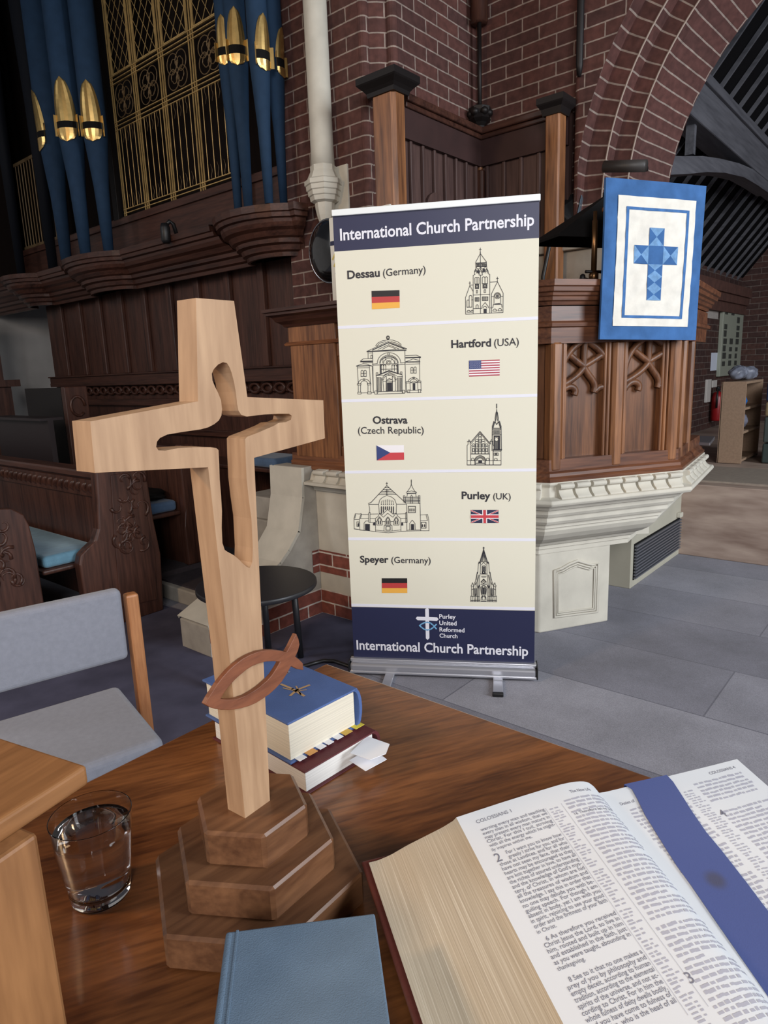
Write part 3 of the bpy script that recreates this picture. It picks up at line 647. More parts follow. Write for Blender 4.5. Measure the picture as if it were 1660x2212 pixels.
# third-face tracery strip left of the corner
# stone base
st_ = MT['stone']
mould('abacus', [(-.35, .775), (.075, .775), (.085, .79), (.08, .805), (.03, .815), (.02, .86), (.035, .875), (.035, .885), (-.35, .885)], st_, .004)
mb = MB()
def leafprof():
    P = [(-.01, .803), (.068, .803), (.072, .810), (.066, .818), (.054, .826), (.046, .838), (.043, .848), (.048, .852)]
    P += [(.050 + .014 * math.cos(t), .866 + .014 * math.sin(t)) for t in [math.radians(q) for q in (-80, -40, 0, 40, 80, 120)]]
    return P + [(.030, .882), (-.01, .884)]
def leafrow(mb, A, B, n, o0, z0):
    e = (B - A); L = e.length; e.normalize(); nn = V((e.y, -e.x, 0)); lp_ = leafprof()
    for i in range(n):
        c = A + e * (L * (i + .5) / n); w = L / n * .42
        mb.prism([c - e * w + nn * (x + o0) + V((0, 0, z + z0)) for x, z in lp_], e * (2 * w), smooth=True)
leafrow(mb, P0 + D * .02, P1 - D * .005, 8, 0, 0); leafrow(mb, P1 + (P2 - P1).normalized() * .02, P2, 6, 0, 0); leafrow(mb, Pm, P0 - (P0 - Pm).normalized() * .02, 6, 0, 0)
mb.build('carved_leaf_band', st_, PU, bevel=.003)
mould('cornice', [(-.40, .45), (-.245, .45), (-.245, .475), (-.232, .48), (-.232, .497), (-.215, .505), (-.205, .52), (-.17, .535), (-.13, .56), (-.10, .59), (-.085, .615), (-.085, .63), (-.07, .635), (-.07, .655), (-.045, .66), (-.035, .675), (-.035, .70), (-.015, .705), (-.005, .72), (-.005, .74), (.02, .748), (.03, .775), (-.40, .775)], st_)
# pedestal
q0 = V((3.164, 1.608, 0)); q1 = q0 + D * .445; qb0 = q0 + V((math.cos(am), math.sin(am), 0)) * .42; qb1 = q1 - NO * .42
mb = MB(); mb.prism([q0, q1, qb1, qb0], (0, 0, .46)); mb.build('pedestal', st_, PU, bevel=.008)
# raised moulding with an ogee top on the pedestal front
def pq(x, y, o=.004): return pl(x, y, q0 + NO * o, NO)
def outl(k):
    b = [(195, 1500), (195, 1195), (240, 1185), (290, 1155), (345, 1133), (400, 1150), (440, 1160), (480, 1150), (472, 1465)]
    cx, cy = 335, 1330
    return [pq(1140 + (cx + (x - cx) * k) / 3.192, 860 + (cy + (y - cy) * k) / 3.192) for x, y in b]
for k, r in ((1.06, .008), (.96, .006), (.88, .005)):
    mb = MB(); mb.tube(outl(k), r, 6, closed=True); mb.build('panel_moulding', st_, PU)
# ---- stair wall left of the banner
XS, YS = 2.72, 2.84
SW = thing('pulpit_stair', (2.9, 2.7, 0), 'pale stone stair wall with oak screen and curved parapet, left of the banner', 'staircase')
mb = MB(); mb.prism([(XS, YS, 0), (XS, 2.12, 0), (3.10, 2.12, 0), (3.10, YS + .02, 0)], (0, 0, .82)); mb.build('wall', st_, SW, bevel=.004)
mb = MB(); mb.prism([V((XS - .10, YS - .01, .808)), V((XS - .10, 2.12, .808)), V((XS, 2.12, .808)), V((XS, YS - .01, .808))], (0, 0, .016))
mb.sweep([(XS, YS - .01), (XS, 2.12)], [(-.02, .76), (.02, .765), (.025, .785), (.05, .795), (.085, .806), (.09, .825), (.05, .83), (.03, .875), (-.02, .885)], side=1)
mb.build('cornice', st_, SW)
mb = MB()
for i in range(6):
    y = YS - .06 - i * .105
    mb.prism([(XS - x - .012, y, z + .012) for x, z in leafprof()], (0, -.082, 0), smooth=True)
mb.build('carved_leaf_band', st_, SW, bevel=.003)
BB = MB()
for z0, z1 in ((0.0, .155), (.262, .40)):
    BB.quad((XS - .004, YS, z0), (XS - .004, 2.12, z0), (XS - .004, 2.12, z1), (XS - .004, YS, z1), uv=[(0, z0), (.72, z0), (.72, z1), (0, z1)])
BB.quad((1.9, YS - .004, 0), (XS, YS - .004, 0), (XS, YS - .004, .155), (1.9, YS - .004, .155), uv=[(-.82, 0), (0, 0), (0, .155), (-.82, .155)])
BB.quad((XS - .06, YS - .004, .262), (XS, YS - .004, .262), (XS, YS - .004, .40), (XS - .06, YS - .004, .40), uv=[(-.06, .262), (0, .262), (0, .40), (-.06, .40)])
BB.build('brick_band', MT['brick_bright'], SW)
# curved parapet: profile in the X-Z plane
fr_ = [(655, 1010), (657, 1075), (648, 1150), (626, 1192), (607, 1220), (585, 1242), (560, 1262)]
C = [AY(x, y, YS) for x, y in fr_]
C = [V((c.x, YS, c.z)) for c in C]; top = C[0]; C.append(V((C[-1].x - .35, YS, .16))); 
mb = MB(); mb.prism([V((XS + .02, YS, 0)), V((XS + .02, YS, top.z))] + C + [V((C[-1].x, YS, 0))], (0, .26, 0)); mb.build('parapet', MT['stone_grey'], SW, bevel=.006)
mb = MB()
for i in range(len(C) - 1):
    a, b = C[i], C[i + 1]; n_ = V((-(b - a).z, 0, (b - a).x)).normalized(); n_ = n_ if n_.x < 0 else -n_
    mb.add([a + V((0, -.006, 0)), b + V((0, -.006, 0)), b + V((0, .27, 0)), a + V((0, .27, 0)), a + V((0, -.006, 0)) + n_ * .02, b + V((0, -.006, 0)) + n_ * .02, b + V((0, .27, 0)) + n_ * .02, a + V((0, .27, 0)) + n_ * .02],
           [(0, 1, 5, 4), (4, 5, 6, 7), (2, 3, 7, 6)], smooth=False)
mb.build('coping', st_, SW)
for x0, z0, z1 in ((2.75, 0, .33), (2.78, .33, .50), (2.80, .50, .65)):
    mb = MB(); mb.box(x0, 3.1, YS + .28, YS + .80, z0, z1); mb.build('step', MT['stone_grey'], SW, bevel=.008)
# oak screen on the stair wall
zb = .885
mb = MB(); mb.box(XS + .03, XS + .10, 2.12, 2.98, zb, 1.74); mb.build('screen_panel', MT['oak'], SW)
mb = MB(); mb.box(XS - .005, XS + .12, 2.62, 2.98, zb + .07, 1.60); mb.box(XS + .0, XS + .12, 2.62, 3.0, 1.60, 1.74); mb.build('screen_post', MT['oak'], SW, bevel=.008)
mb = MB(); mb.sweep([(XS, 3.02), (XS, 2.12)], [(-.10, zb), (.02, zb), (.025, zb + .018), (.012, zb + .024), (.016, zb + .042), (.004, zb + .05), (.002, zb + .09), (-.10, zb + .09)]); mb.build('screen_base', MT['oak_h'], SW)
mb = MB(); mb.sweep([(XS + .12, 3.0), (XS, 3.0), (XS, 2.12)], [(-.05, 1.595), (.012, 1.595), (.016, 1.605), (.006, 1.615), (-.05, 1.615)]); mb.build('screen_rail', MT['oak_h'], SW)
mb = MB(); mb.sweep([(XS + .14, 3.0), (XS, 3.0), (XS, 2.12)], [(-.10, 1.70), (.01, 1.70), (.02, 1.715), (.045, 1.73), (.06, 1.755), (.085, 1.765), (.085, 1.778), (.10, 1.782), (.10, 1.80), (-.10, 1.80)]); mb.build('screen_cornice', MT['oak_dark_h'], SW)
mb = MB(); mb.box(XS + .005, XS + .06, 2.12, 2.62, zb + .07, 1.03); mb.box(XS + .005, XS + .06, 2.12, 2.62, 1.52, 1.62); mb.box(XS + .012, XS + .06, 2.575, 2.62, 1.0, 1.55); mb.build('screen_frame', MT['oak'], SW, bevel=.008)
mb = MB()
def ax_(x, y): return AX(560 + x / 7.373, 560 + y / 7.373, XS + .028)
for pts in ([(1180, 2060), (1190, 1850), (1225, 1740), (1290, 1660), (1420, 1560)], [(1180, 2060), (1300, 1990), (1420, 1880)], [(1180, 2210), (1200, 2110), (1270, 2080), (1370, 2075)]):
    mb.tube([ax_(*p) for p in pts], .011, 8)
mb.build('screen_tracery', MT['oak'], SW)
# ---- quilted blue and white hanging
QP = V((2.945, 1.345, 0))
QR = V((3.085, 1.278, 0))
qtl, qtr, qbl, qbr = [pl(x, y, QP, NO) for x, y in ((1310, 383), (1527, 402), (1297, 733), (1503, 735))]
def qmap(u, v): return (qtl * (1 - u) + qtr * u) * (1 - v) + (qbl * (1 - u) + qbr * u) * v
Q = thing('quilted_hanging', qmap(.5, 1), 'blue and white quilted cross hanging on the pulpit front', 'quilt')
def patch_mat(name, c0, c1, sc): return plain(name, c0, .85, noise=.09 if 'cream' in name else .2, nscale=sc, bump=.25, bscale=160, spec=.2)
qb = patch_mat('quilt_blue', srgb(62, 102, 154), None, 12); qw = patch_mat('quilt_cream', srgb(226, 222, 212), None, 18); ql = patch_mat('quilt_pale_blue', srgb(112, 152, 194), None, 40); qm = patch_mat('quilt_mid_blue', srgb(70, 112, 166), None, 30)
def qlayer(name, u0, u1, v0, v1, o, mat, hole=None, n=26, quilt=False):
    mb = MB(); mm = int(n * 1.5)
    def f(u, v):
        U, Vv = u0 + (u1 - u0) * u, v0 + (v1 - v0) * v
        puff = .0
        if quilt: puff = .003 * abs(math.sin((U * 7 + Vv * 10.2) * math.pi / 1.6)) ** .6
        wav = .004 * math.sin(U * 9 + 1) * math.sin(Vv * 4) + .006 * math.sin(U * 3.1)
        return qmap(U, Vv) + NO * (o + puff + wav)
    mb.grid(f, n, mm); return mb.build(name, mat, Q)
mb = MB(); 
def solid(u0, u1, v0, v1, o0, o1):
    n, m = 14, 20
    f = lambda o: (lambda u, v: qmap(u0 + (u1 - u0) * u, v0 + (v1 - v0) * v) + NO * (o + .004 * math.sin((u0 + (u1 - u0) * u) * 9 + 1) * math.sin((v0 + (v1 - v0) * v) * 4) + .006 * math.sin((u0 + (u1 - u0) * u) * 3.1)))
    mb.grid(f(o0), n, m); mb.grid(f(o1), n, m)
solid(0, 1, 0, 1, .0, -.012)
for a, b in (((0, 0), (1, 0)), ((1, 0), (1, 1)), ((1, 1), (0, 1)), ((0, 1), (0, 0))):
    for i in range(20):
        t0, t1 = i / 20, (i + 1) / 20; w = lambda t: (a[0] + (b[0] - a[0]) * t, a[1] + (b[1] - a[1]) * t)
        def g(t, o): u, v = w(t); return qmap(u, v) + NO * (o + .004 * math.sin(u * 9 + 1) * math.sin(v * 4) + .006 * math.sin(u * 3.1))
        mb.quad(g(t0, 0), g(t1, 0), g(t1, -.012), g(t0, -.012))
mb.build('border', qb, Q)
qlayer('cream_field', .115, .895, .10, .912, .0012, qw, quilt=True, n=44)
u0, u1, v0, v1, w = .195, .825, .165, .86, .028
for k, (a, b, c, d) in enumerate(((u0, u1, v0, v0 + w * .62), (u0, u1, v1 - w * .62, v1), (u0, u0 + w, v0, v1), (u1 - w, u1, v0, v1))): qlayer('inner_band', a, b, c, d, .0052, qm, n=10)
# pieced cross: squares of four triangles
sq = []
cu0, cu1 = .435, .580; vv = [.285, .397, .513, .628, .743]
def piece(u0, u1, v0, v1, kind, o=.0056):
    a, b, c, d = [(u0, v0), (u1, v0), (u1, v1), (u0, v1)]; m = ((u0 + u1) / 2, (v0 + v1) / 2)
    P = lambda q: qmap(*q) + NO * (o + .004 * math.sin(q[0] * 9 + 1) * math.sin(q[1] * 4) + .006 * math.sin(q[0] * 3.1))
    tri = [((a, b, m), 0), ((b, c, m), 1), ((c, d, m), 2), ((d, a, m), 3)]
    for (t3, k) in tri:
        pale = {'v': k in (0, 2), 'h': k in (1, 3), 's': False}[kind]
        (PL if pale else PD).add([P(q) for q in t3], [(0, 2, 1)] if False else [(0, 1, 2)])
PL, PD = MB(), MB()
piece(cu0, cu1, .285, .397, 'v'); piece(cu0, cu1, .397, .513, 's'); piece(cu0, cu1, .513, .590, 'v'); piece(cu0, cu1, .590, .667, 'v'); piece(cu0, cu1, .667, .743, 'v')
piece(cu0 - .145, cu0, .397, .513, 'h'); piece(cu1, cu1 + .145, .397, .513, 'h')
PL.build('pale_patches', ql, Q); PD.build('dark_patches', qb, Q)
# sloping desk board the quilt hangs from
DK = thing('pulpit_desk', (QR + V((.2, .1, 1.8))), 'dark oak reading desk behind the hanging quilt', 'reading desk')
mb = MB(); a_ = pl(1322, 415, QP - NO * .03, NO); b_ = pl(1516, 420, QP - NO * .03, NO); zt = min(a_.z, b_.z)
mb.par(V((a_.x, a_.y, 1.81)), V((b_.x - a_.x, b_.y - a_.y, 0)), NO * -.03, V((0, 0, zt - 1.81))); mb.build('back_board', MT['oak'], DK, bevel=.006)
mb = MB(); mb.par(V((a_.x, a_.y, zt - .05)), V((b_.x - a_.x, b_.y - a_.y, 0)), NO * -.07 + V((0, 0, -.02)), V((0, 0, .02))); mb.build('book_slope', MT['oak'], DK, bevel=.006)
# brass reading lamp with black pyramid shade
bz = pp(1283, 600, -.045); LB = V((bz.x, bz.y, 1.808))
LP = thing('reading_lamp', LB, 'brass reading lamp with wide black shade on the pulpit rail', 'lamp')
brs = plain('lamp_brass', srgb(120, 88, 58), .3, metal=.85)
mb = MB(); mb.lathe(LB, [(.022, 0), (.022, .035), (.018, .04)], 16); mb.build('clamp', brs, LP)
mb = MB(); mb.lathe(LB, [(.013, .035), (.013, .27), (.009, .272), (.009, .31)], 14); mb.build('stem', brs, LP)
mb = MB(); mb.tube([LB + D * -.045 + V((0, 0, .045)), LB + D * .045 + V((0, 0, .045))], .007, 8); mb.build('cross_bar', MT['iron'], LP)
mb = MB(); mb.tube([LB + D * -.03 + V((0, 0, .008)), LB + D * -.055 + V((0, 0, .014))], .008, 8); mb.lathe(LB + D * -.06 + V((0, 0, .0)), [(.006, 0), (.016, .01), (.012, .03), (.004, .035)], 8); mb.build('thumb_screw', MT['iron'], LP)
s0 = pp(1206, 505, -.16); s1 = pp(1316, 425, -.22); ctr = V((s1.x, s1.y, 0))
sh = MB(); rr = (V((s0.x, s0.y, 0)) - ctr).length
base = [ctr + (D * sx + NO * sy) * rr * .98 + V((0, 0, s0.z)) for sx, sy in ((-1, .22), (1, .22), (1, -.6), (-1, -.6))]; apx = [ctr + (D * sx + NO * sy) * .028 + V((0, 0, s1.z)) for sx, sy in ((-1, .55), (1, .55), (1, -.55), (-1, -.55))]
for i in range(4):
    j = (i + 1) % 4; sh.quad(base[i], base[j], apx[j], apx[i]); sh.quad(base[j] + V((0, 0, -.012)), base[i] + V((0, 0, -.012)), base[i], base[j])
sh.add(apx, [(0, 1, 2, 3)]); sh.build('shade', MT['blackmat'], LP)
mb = MB(); mb.lathe(V((ctr.x, ctr.y, s1.z)), [(.03, 0), (.03, .02), (.012, .03)], 12); mb.build('shade_cap', MT['black'], LP)
# small floodlight and its cable on the slim post
fp = AY(1232, 455, 1.96); FL = thing('floodlight', fp, 'small black floodlight with glass front beside the slim oak post', 'floodlight')
f0 = V((fp.x - .0, fp.y, fp.z))
mb = MB(); mb.prism([f0 + V((-.05, .02, -.10)), f0 + V((-.05, -.05, -.09)), f0 + V((.03, -.05, .09)), f0 + V((.02, .02, .10)), f0 + V((-.07, .05, .0))], (.05, .03, .02)); mb.build('housing', MT['black'], FL, bevel=.006)
glassy = plain('lamp_glass', srgb(86, 98, 108), .12, spec=.8)
mb = MB(); mb.prism([f0 + V((-.045, -.057, -.09)), f0 + V((.032, -.057, .085)), f0 + V((.10, -.04, .06)), f0 + V((.05, -.04, -.10))], (.004, -.004, 0)); mb.build('glass_front', glassy, FL)
mb = MB(); mb.tube([f0 + V((0, .0, -.09)), f0 + V((-.06, -.03, -.15)), f0 + V((-.16, -.02, -.17)), f0 + V((-.22, .02, -.20)), f0 + V((-.23, .06, -.40)), f0 + V((-.235, .06, -.8))], .012, 8); mb.build('cable', MT['black'], FL)
# tube heater on the arch foot
a_ = AX(1306, 360, 4.06); b_ = AX(1396, 358, 4.06)
TH = thing('tube_heater', (a_ + b_) / 2, 'dark grey tube heater fixed across the brick arch above the quilt', 'heater')
mb = MB(); mb.tube([a_, b_], .032, 14); mb.build('tube', plain('heater_grey', srgb(56, 52, 50), .5), TH)
for k in (.15, .85):
    mb = MB(); p = a_.lerp(b_, k); mb.box(p.x, p.x + .10, p.y - .015, p.y + .015, p.z - .012, p.z + .012); mb.build('bracket', MT['iron'], TH)
# ---- convex mirror and painted poster behind the banner
mc = AX(712, 543, 3.10); ax = V((-.998, .06, -.08)).normalized()
MR = thing('convex_mirror', mc, 'round black convex mirror on the brick pier behind the banner', 'mirror')
mir = plain('mirror_glass', srgb(20, 20, 22), .06, metal=0.0, spec=1.0, coat=1.0)
mb = MB(); mb.lathe(mc, [(.178, 0), (.17, .012), (.14, .028), (.10, .04), (.05, .047), (.001, .05)], 40, ax=ax); mb.build('mirror_glass', mir, MR)
mb = MB(); n = 40; x_ = ax.orthogonal().normalized(); y_ = ax.cross(x_); mb.tube([mc + (x_ * math.cos(2 * math.pi * i / n) + y_ * math.sin(2 * math.pi * i / n)) * .18 for i in range(n)], .006, 8, closed=True); mb.build('rim', plain('chrome', srgb(190, 190, 194), .2, metal=1), MR)
mb = MB(); mb.tube([mc - ax * .005, V((3.24, mc.y + .03, mc.z))], .02, 10); mb.build('bracket', MT['iron'], MR)
XQ = 2.76
g = lambda x, y, o=0: AX(x, y, XQ - o)
tl = g(711, 472); bl_ = g(717, 634)
PO = thing('painted_poster', (XQ, tl.y - .2, 1.80), 'white painted poster half hidden behind the left edge of the banner', 'poster')
mb = MB(); mb.box(XQ, XQ + .012, tl.y - .42, tl.y, 1.80, tl.z); mb.build('board', plain('poster_white', srgb(226, 224, 214), .7), PO)
mb = MB()
for c in ([(722, 490), (728, 500), (726, 515)], [(722, 575), (730, 556), (734, 545)], [(719, 560), (724, 548)]): mb.stroke([g(*q, .002) for q in c], .010, (-1, 0, 0))
mb.build('yellow_marks', plain('paint_yellow', srgb(214, 196, 110), .7), PO)
mb = MB(); mb.stroke([g(726, 590, .002), g(729, 592, .002)], .012, (-1, 0, 0)); mb.build('blue_mark', plain('paint_blue', srgb(70, 110, 180), .7), PO)
mb = MB(); mb.stroke([g(728, 603, .002), g(731, 602, .002)], .014, (-1, 0, 0)); mb.build('pink_mark', plain('paint_pink', srgb(214, 150, 140), .7), PO)
mb = MB(); mb.stroke([g(716, 526, .002), g(732, 523, .002)], .022, (-1, 0, 0)); mb.build('navy_mark', plain('paint_navy', srgb(40, 44, 74), .7), PO)
# ================================================================== ROLL-UP BANNER
bl = AZ(762, 1450, 0); br = AZ(1155, 1465, 0); BD = (br - bl).normalized(); BN = V((BD.y, -BD.x, 0)); BN = BN if BN.dot(CAM - bl) > 0 else -BN
BW = (br - bl).length
def bp(x, y, o=0.0): return pl(x, y, bl + BN * o, BN)
def bz(*q): return sum(bp(*p).z for p in q) / len(q)
def bs(s, z, o=0.0): return bl + BD * s + BN * o + V((0, 0, z))
BNR = thing('rollup_banner', bl + BD * BW / 2, 'tall cream and navy roll-up banner showing five churches with flags', 'banner')
cream = plain('banner_cream', srgb(228, 226, 209), .55, spec=.3); navy = plain('banner_navy', srgb(42, 46, 78), .42, spec=.4); wht = plain('banner_white', srgb(232, 234, 246), .5); ink = plain('banner_ink', srgb(40, 40, 48), .6)
alu = plain('banner_aluminium', srgb(196, 198, 206), .32, metal=.7); aluw = plain('rail_white', srgb(238, 244, 246), .4)
zt = bz((724, 482), (1168, 440)); zh = bz((728, 545), (1165, 512)); zf = bz((762, 1312), (1153, 1318)); zb0 = .07
S0, S1 = .0105, BW - .001
def sheet(mb, s0, s1, z0, z1, o, t=.0006): mb.par(bs(s0, z0, o), BD * (s1 - s0), BN * -t, V((0, 0, z1 - z0)))
mb = MB(); sheet(mb, S0, S1, zf, zh, 0.0); mb.build('cream_sheet', cream, BNR)
mb = MB(); sheet(mb, S0, S1, zh, zt + .02, 0.0); mb.build('header_panel', navy, BNR)
mb = MB(); sheet(mb, S0, S1, zb0, zf, 0.0); mb.build('footer_panel', navy, BNR)
for (yl, yr) in (((742, 707), (1160, 687)), ((749, 863), (1157, 857)), ((757, 1017), (1155, 1018)), ((760, 1163), (1153, 1167)), ((762, 1307), (1153, 1315))):
    z = bz(yl, yr); mb = MB(); sheet(mb, S0, S1, z - .0065, z + .0065, .0008); mb.build('divider_stripe', wht, BNR)
mb = MB(); mb.par(bs(S0 - .002, zt + .018, .012), BD * (S1 - S0 + .006), BN * -.024, V((0, 0, .026))); mb.build('top_rail', aluw, BNR, bevel=.003)
mb = MB(); mb.par(bs(-.004, .018, .045), BD * (BW + .012), BN * -.085, V((0, 0, .045))); mb.build('cassette', alu, BNR, bevel=.014, seg=3)
mb = MB(); mb.par(bs(-.004, .012, .047), BD * (BW + .012), BN * -.089, V((0, 0, .014))); mb.build('cassette_lip', alu, BNR, bevel=.004)
mb = MB(); mb.par(bs(-.004, .061, .020), BD * (BW + .012), BN * -.03, V((0, 0, .016))); mb.build('cassette_slot', alu, BNR, bevel=.003)
for s in (-.010, BW + .008):
    mb = MB(); mb.par(bs(s, .012, .048), BD * .006, BN * -.09, V((0, 0, .060))); mb.build('end_cap', MT['black'], BNR, bevel=.003)
for s in (.17, .68):
    mb = MB(); mb.par(bs(s, .003, .19), BD * .045, BN * -.25, V((0, 0, .012))); ft = mb.build('foot', alu, BNR, bevel=.003)
    mb = MB(); mb.par(bs(s - .002, .0, .205), BD * .049, BN * -.02, V((0, 0, .018))); mb.build('foot_cap', MT['black'], ft, bevel=.004)
mb = MB(); mb.tube([bs(BW * .5, .06, -.02), bs(BW * .5, zt, -.02)], .008, 8); mb.build('support_pole', alu, BNR)
def btext(t, p, q, hgt, bold, mat, name, hs=1.0, o=.0012):
    mb = MB(); P, Q = bp(*p, o), bp(*q, o); put_text(mb, t, P, Q, V((0, 0, 1)), bold, hs); return mb.build(name, mat, BNR)
def btext2(segs, name, mat=None):
    mb = MB()
    for t, p, q, bold, hs in segs: put_text(mb, t, bp(*p, .0012), bp(*q, .0012), V((0, 0, 1)), bold, hs)
    return mb.build(name, mat or ink, BNR)
btext2([('International Church Partnership', (735.5, 519.5), (1154.5, 486.5), .020, 1.10)], 'header_lettering', wht)
btext2([('International Church Partnership', (771, 1402.5), (1141.5, 1416.5), .020, 1.10)], 'footer_lettering', wht)
btext2([('Dessau', (751, 602.5), (821, 597), .026, .95), ('(Germany)', (828, 597), (920, 589.5), .006, 1.0)], 'town_name_lettering')
btext2([('Hartford', (975.5, 751.5), (1061.5, 748), .026, .95), ('(USA)', (1068, 748), (1121.5, 745.5), .006, 1.0)], 'town_name_lettering')
btext2([('Ostrava', (806, 915), (881, 914.5), .026, .95), ('(Czech Republic)', (774, 937), (916, 936), .006, 1.0)], 'town_name_lettering')
btext2([('Purley', (998, 1077.5), (1060, 1078.5), .026, .95), ('(UK)', (1066, 1078.5), (1104, 1079), .006, 1.0)], 'town_name_lettering')
btext2([('Speyer', (778.5, 1215), (840, 1215.5), .026, .95), ('(Germany)', (846, 1216), (931, 1217), .006, 1.0)], 'town_name_lettering')
btext2([('Purley', (949.5, 1336), (985, 1337), .02, 1.0), ('United', (949.5, 1350), (987, 1351), .02, 1.0), ('Reformed', (950, 1364), (1004, 1366), .02, 1.0), ('Church', (950, 1377), (989, 1378.5), .02, 1.0)], 'church_name_lettering', wht)
# logo: white cross and pale blue fish
def lp(x, y, o=.0012): return bp(880 + x / 11.857, 1300 + y / 11.857, o)
def poly(mb, pts, o_mat=None):
    tri = tessellate_polygon([[V(p) for p in pts]]); mb.add(pts, [tuple(t) if (V(pts[t[1]]) - V(pts[t[0]])).cross(V(pts[t[2]]) - V(pts[t[0]])).dot(BN) > 0 else tuple(t)[::-1] for t in tri])
mb = MB(); poly(mb, [lp(*q) for q in [(462, 190), (515, 152), (556, 190), (560, 390), (770, 400), (806, 445), (765, 492), (562, 482), (572, 930), (525, 978), (480, 935), (468, 478), (270, 472), (220, 425), (255, 380), (466, 388)]]); mb.build('logo_cross', wht, BNR)
pb = plain('logo_blue', srgb(122, 180, 224), .5)
mb = MB()
up = [(320, 610), (370, 570), (440, 535), (520, 522), (600, 545), (660, 595), (745, 690)]; dn = [(320, 610), (370, 655), (440, 705), (520, 722), (600, 705), (670, 655), (745, 580)]
mb.stroke([lp(*q, .0016) for q in up[:4]] , .0065, BN); mb.stroke([lp(*q, .0010 if False else .0016) for q in up[3:]], .0065, BN); mb.stroke([lp(*q, .0022) for q in dn], .0065, BN); mb.build('logo_fish', pb, BNR)
# flags
def fmat(n, r, g, b): return plain(n, srgb(r, g, b), .55)
blackf, redf, goldf = fmat('flag_black', 28, 26, 28), fmat('flag_red', 190, 62, 62), fmat('flag_gold', 240, 180, 76)
redb, whf, bluf = fmat('flag_scarlet', 204, 66, 76), fmat('flag_white', 244, 242, 246), fmat('flag_blue', 52, 68, 124); nvf = fmat('flag_navy', 44, 46, 78)
def frect(q, o):
    """flag frame from its four corner pixels (tl, tr, br, bl)"""
    a, b, c, d = [bp(*p, o) for p in q]; return lambda u, v, dz=0.0: (a * (1 - u) + b * u) * (1 - v) + (d * (1 - u) + c * u) * v + BN * dz
def stripes(q, cols, nm):
    f = frect(q, .0010); mb = MB(); n = len(cols)
    for i, c in enumerate(cols): mb.quad(f(0, (i + 1) / n), f(1, (i + 1) / n), f(1, i / n), f(0, i / n), mi=c)
    return f, mb
f, mb = stripes([(803, 628.5), (863.5, 626.5), (864, 665), (804, 668)], [0, 1, 2], 0); mb.build('german_flag', [blackf, redf, goldf], BNR)
f, mb = stripes([(825, 1249), (880, 1249), (880.5, 1281), (825.5, 1281)], [0, 1, 2], 0); mb.build('german_flag', [blackf, redf, goldf], BNR)
f, mb = stripes([(1013.5, 779), (1080, 776.5), (1080, 811), (1014, 813.5)], [0, 1] * 6 + [0], 0)
mb.quad(f(0, 7 / 13, .0005), f(.4, 7 / 13, .0005), f(.4, 0, .0005), f(0, 0, .0005), mi=2)
for j in range(9):
    for i in range(6 if j % 2 == 0 else 5):
        cx, cy = .4 * (i * 2 + 1 + (j % 2)) / 12, 7 / 13 * (j + 1) / 10; pts = []
        for k in range(10):
            r = .011 if k % 2 == 0 else .0045; a = math.pi / 2 + k * math.pi / 5; pts.append(f(cx + r * math.cos(a), cy - r * 1.9 * math.sin(a), .001))
        mb.add([f(cx, cy, .001)] + pts, [(0, 1 + k, 1 + (k + 1) % 10) for k in range(10)], mi=1)
mb.build('american_flag', [fmat('flag_crimson', 176, 66, 84), whf, bluf], BNR)
f, mb = stripes([(813.5, 962), (873, 961.5), (873.5, 993), (814.5, 994.5)], [0, 1], 0); mb.add([f(0, 1, .0005), f(.5, .5, .0005), f(0, 0, .0005)], [(0, 1, 2)], mi=2); mb.build('czech_flag', [whf, redb, bluf], BNR)
f = frect([(1017.5, 1101.5), (1077.5, 1101.5), (1078, 1130), (1018, 1130)], .0010); mb = MB()
mb.quad(f(0, 1), f(1, 1), f(1, 0), f(0, 0), mi=0)
def band(a, b, w, dz, mi, asp=2.0):
    ax, ay = a; bx, by = b; dx, dy = (bx - ax) * asp, (by - ay); L = math.hypot(dx, dy); nx, ny = -dy / L * w / asp, dx / L * w
    pts = [(ax + nx, ay + ny), (bx + nx, by + ny), (bx - nx, by - ny), (ax - nx, ay - ny)]; pts = [(min(1, max(0, x)), min(1, max(0, y))) for x, y in pts]
    mb.add([f(x, y, dz) for x, y in pts], [(0, 1, 2, 3), ], mi=mi)
band((0, 0), (1, 1), .10, .0004, 1); band((0, 1), (1, 0), .10, .0005, 1); band((0, .03), (.5, .53), .035, .0008, 2); band((.5, .47), (1, .97), .035, .0008, 2); band((0, .97), (.5, .47), .035, .0009, 2); band((.5, .53), (1, .03), .035, .0009, 2)
mb.quad(f(0, .67, .0013), f(1, .67, .0013), f(1, .33, .0013), f(0, .33, .0013), mi=1); mb.quad(f(.415, 1, .0014), f(.585, 1, .0014), f(.585, 0, .0014), f(.415, 0, .0014), mi=1)
mb.quad(f(0, .6, .0018), f(1, .6, .0018), f(1, .4, .0018), f(0, .4, .0018), mi=2); mb.quad(f(.45, 1, .0019), f(.55, 1, .0019), f(.55, 0, .0019), f(.45, 0, .0019), mi=2)
mb.build('british_flag', [nvf, whf, redb], BNR)
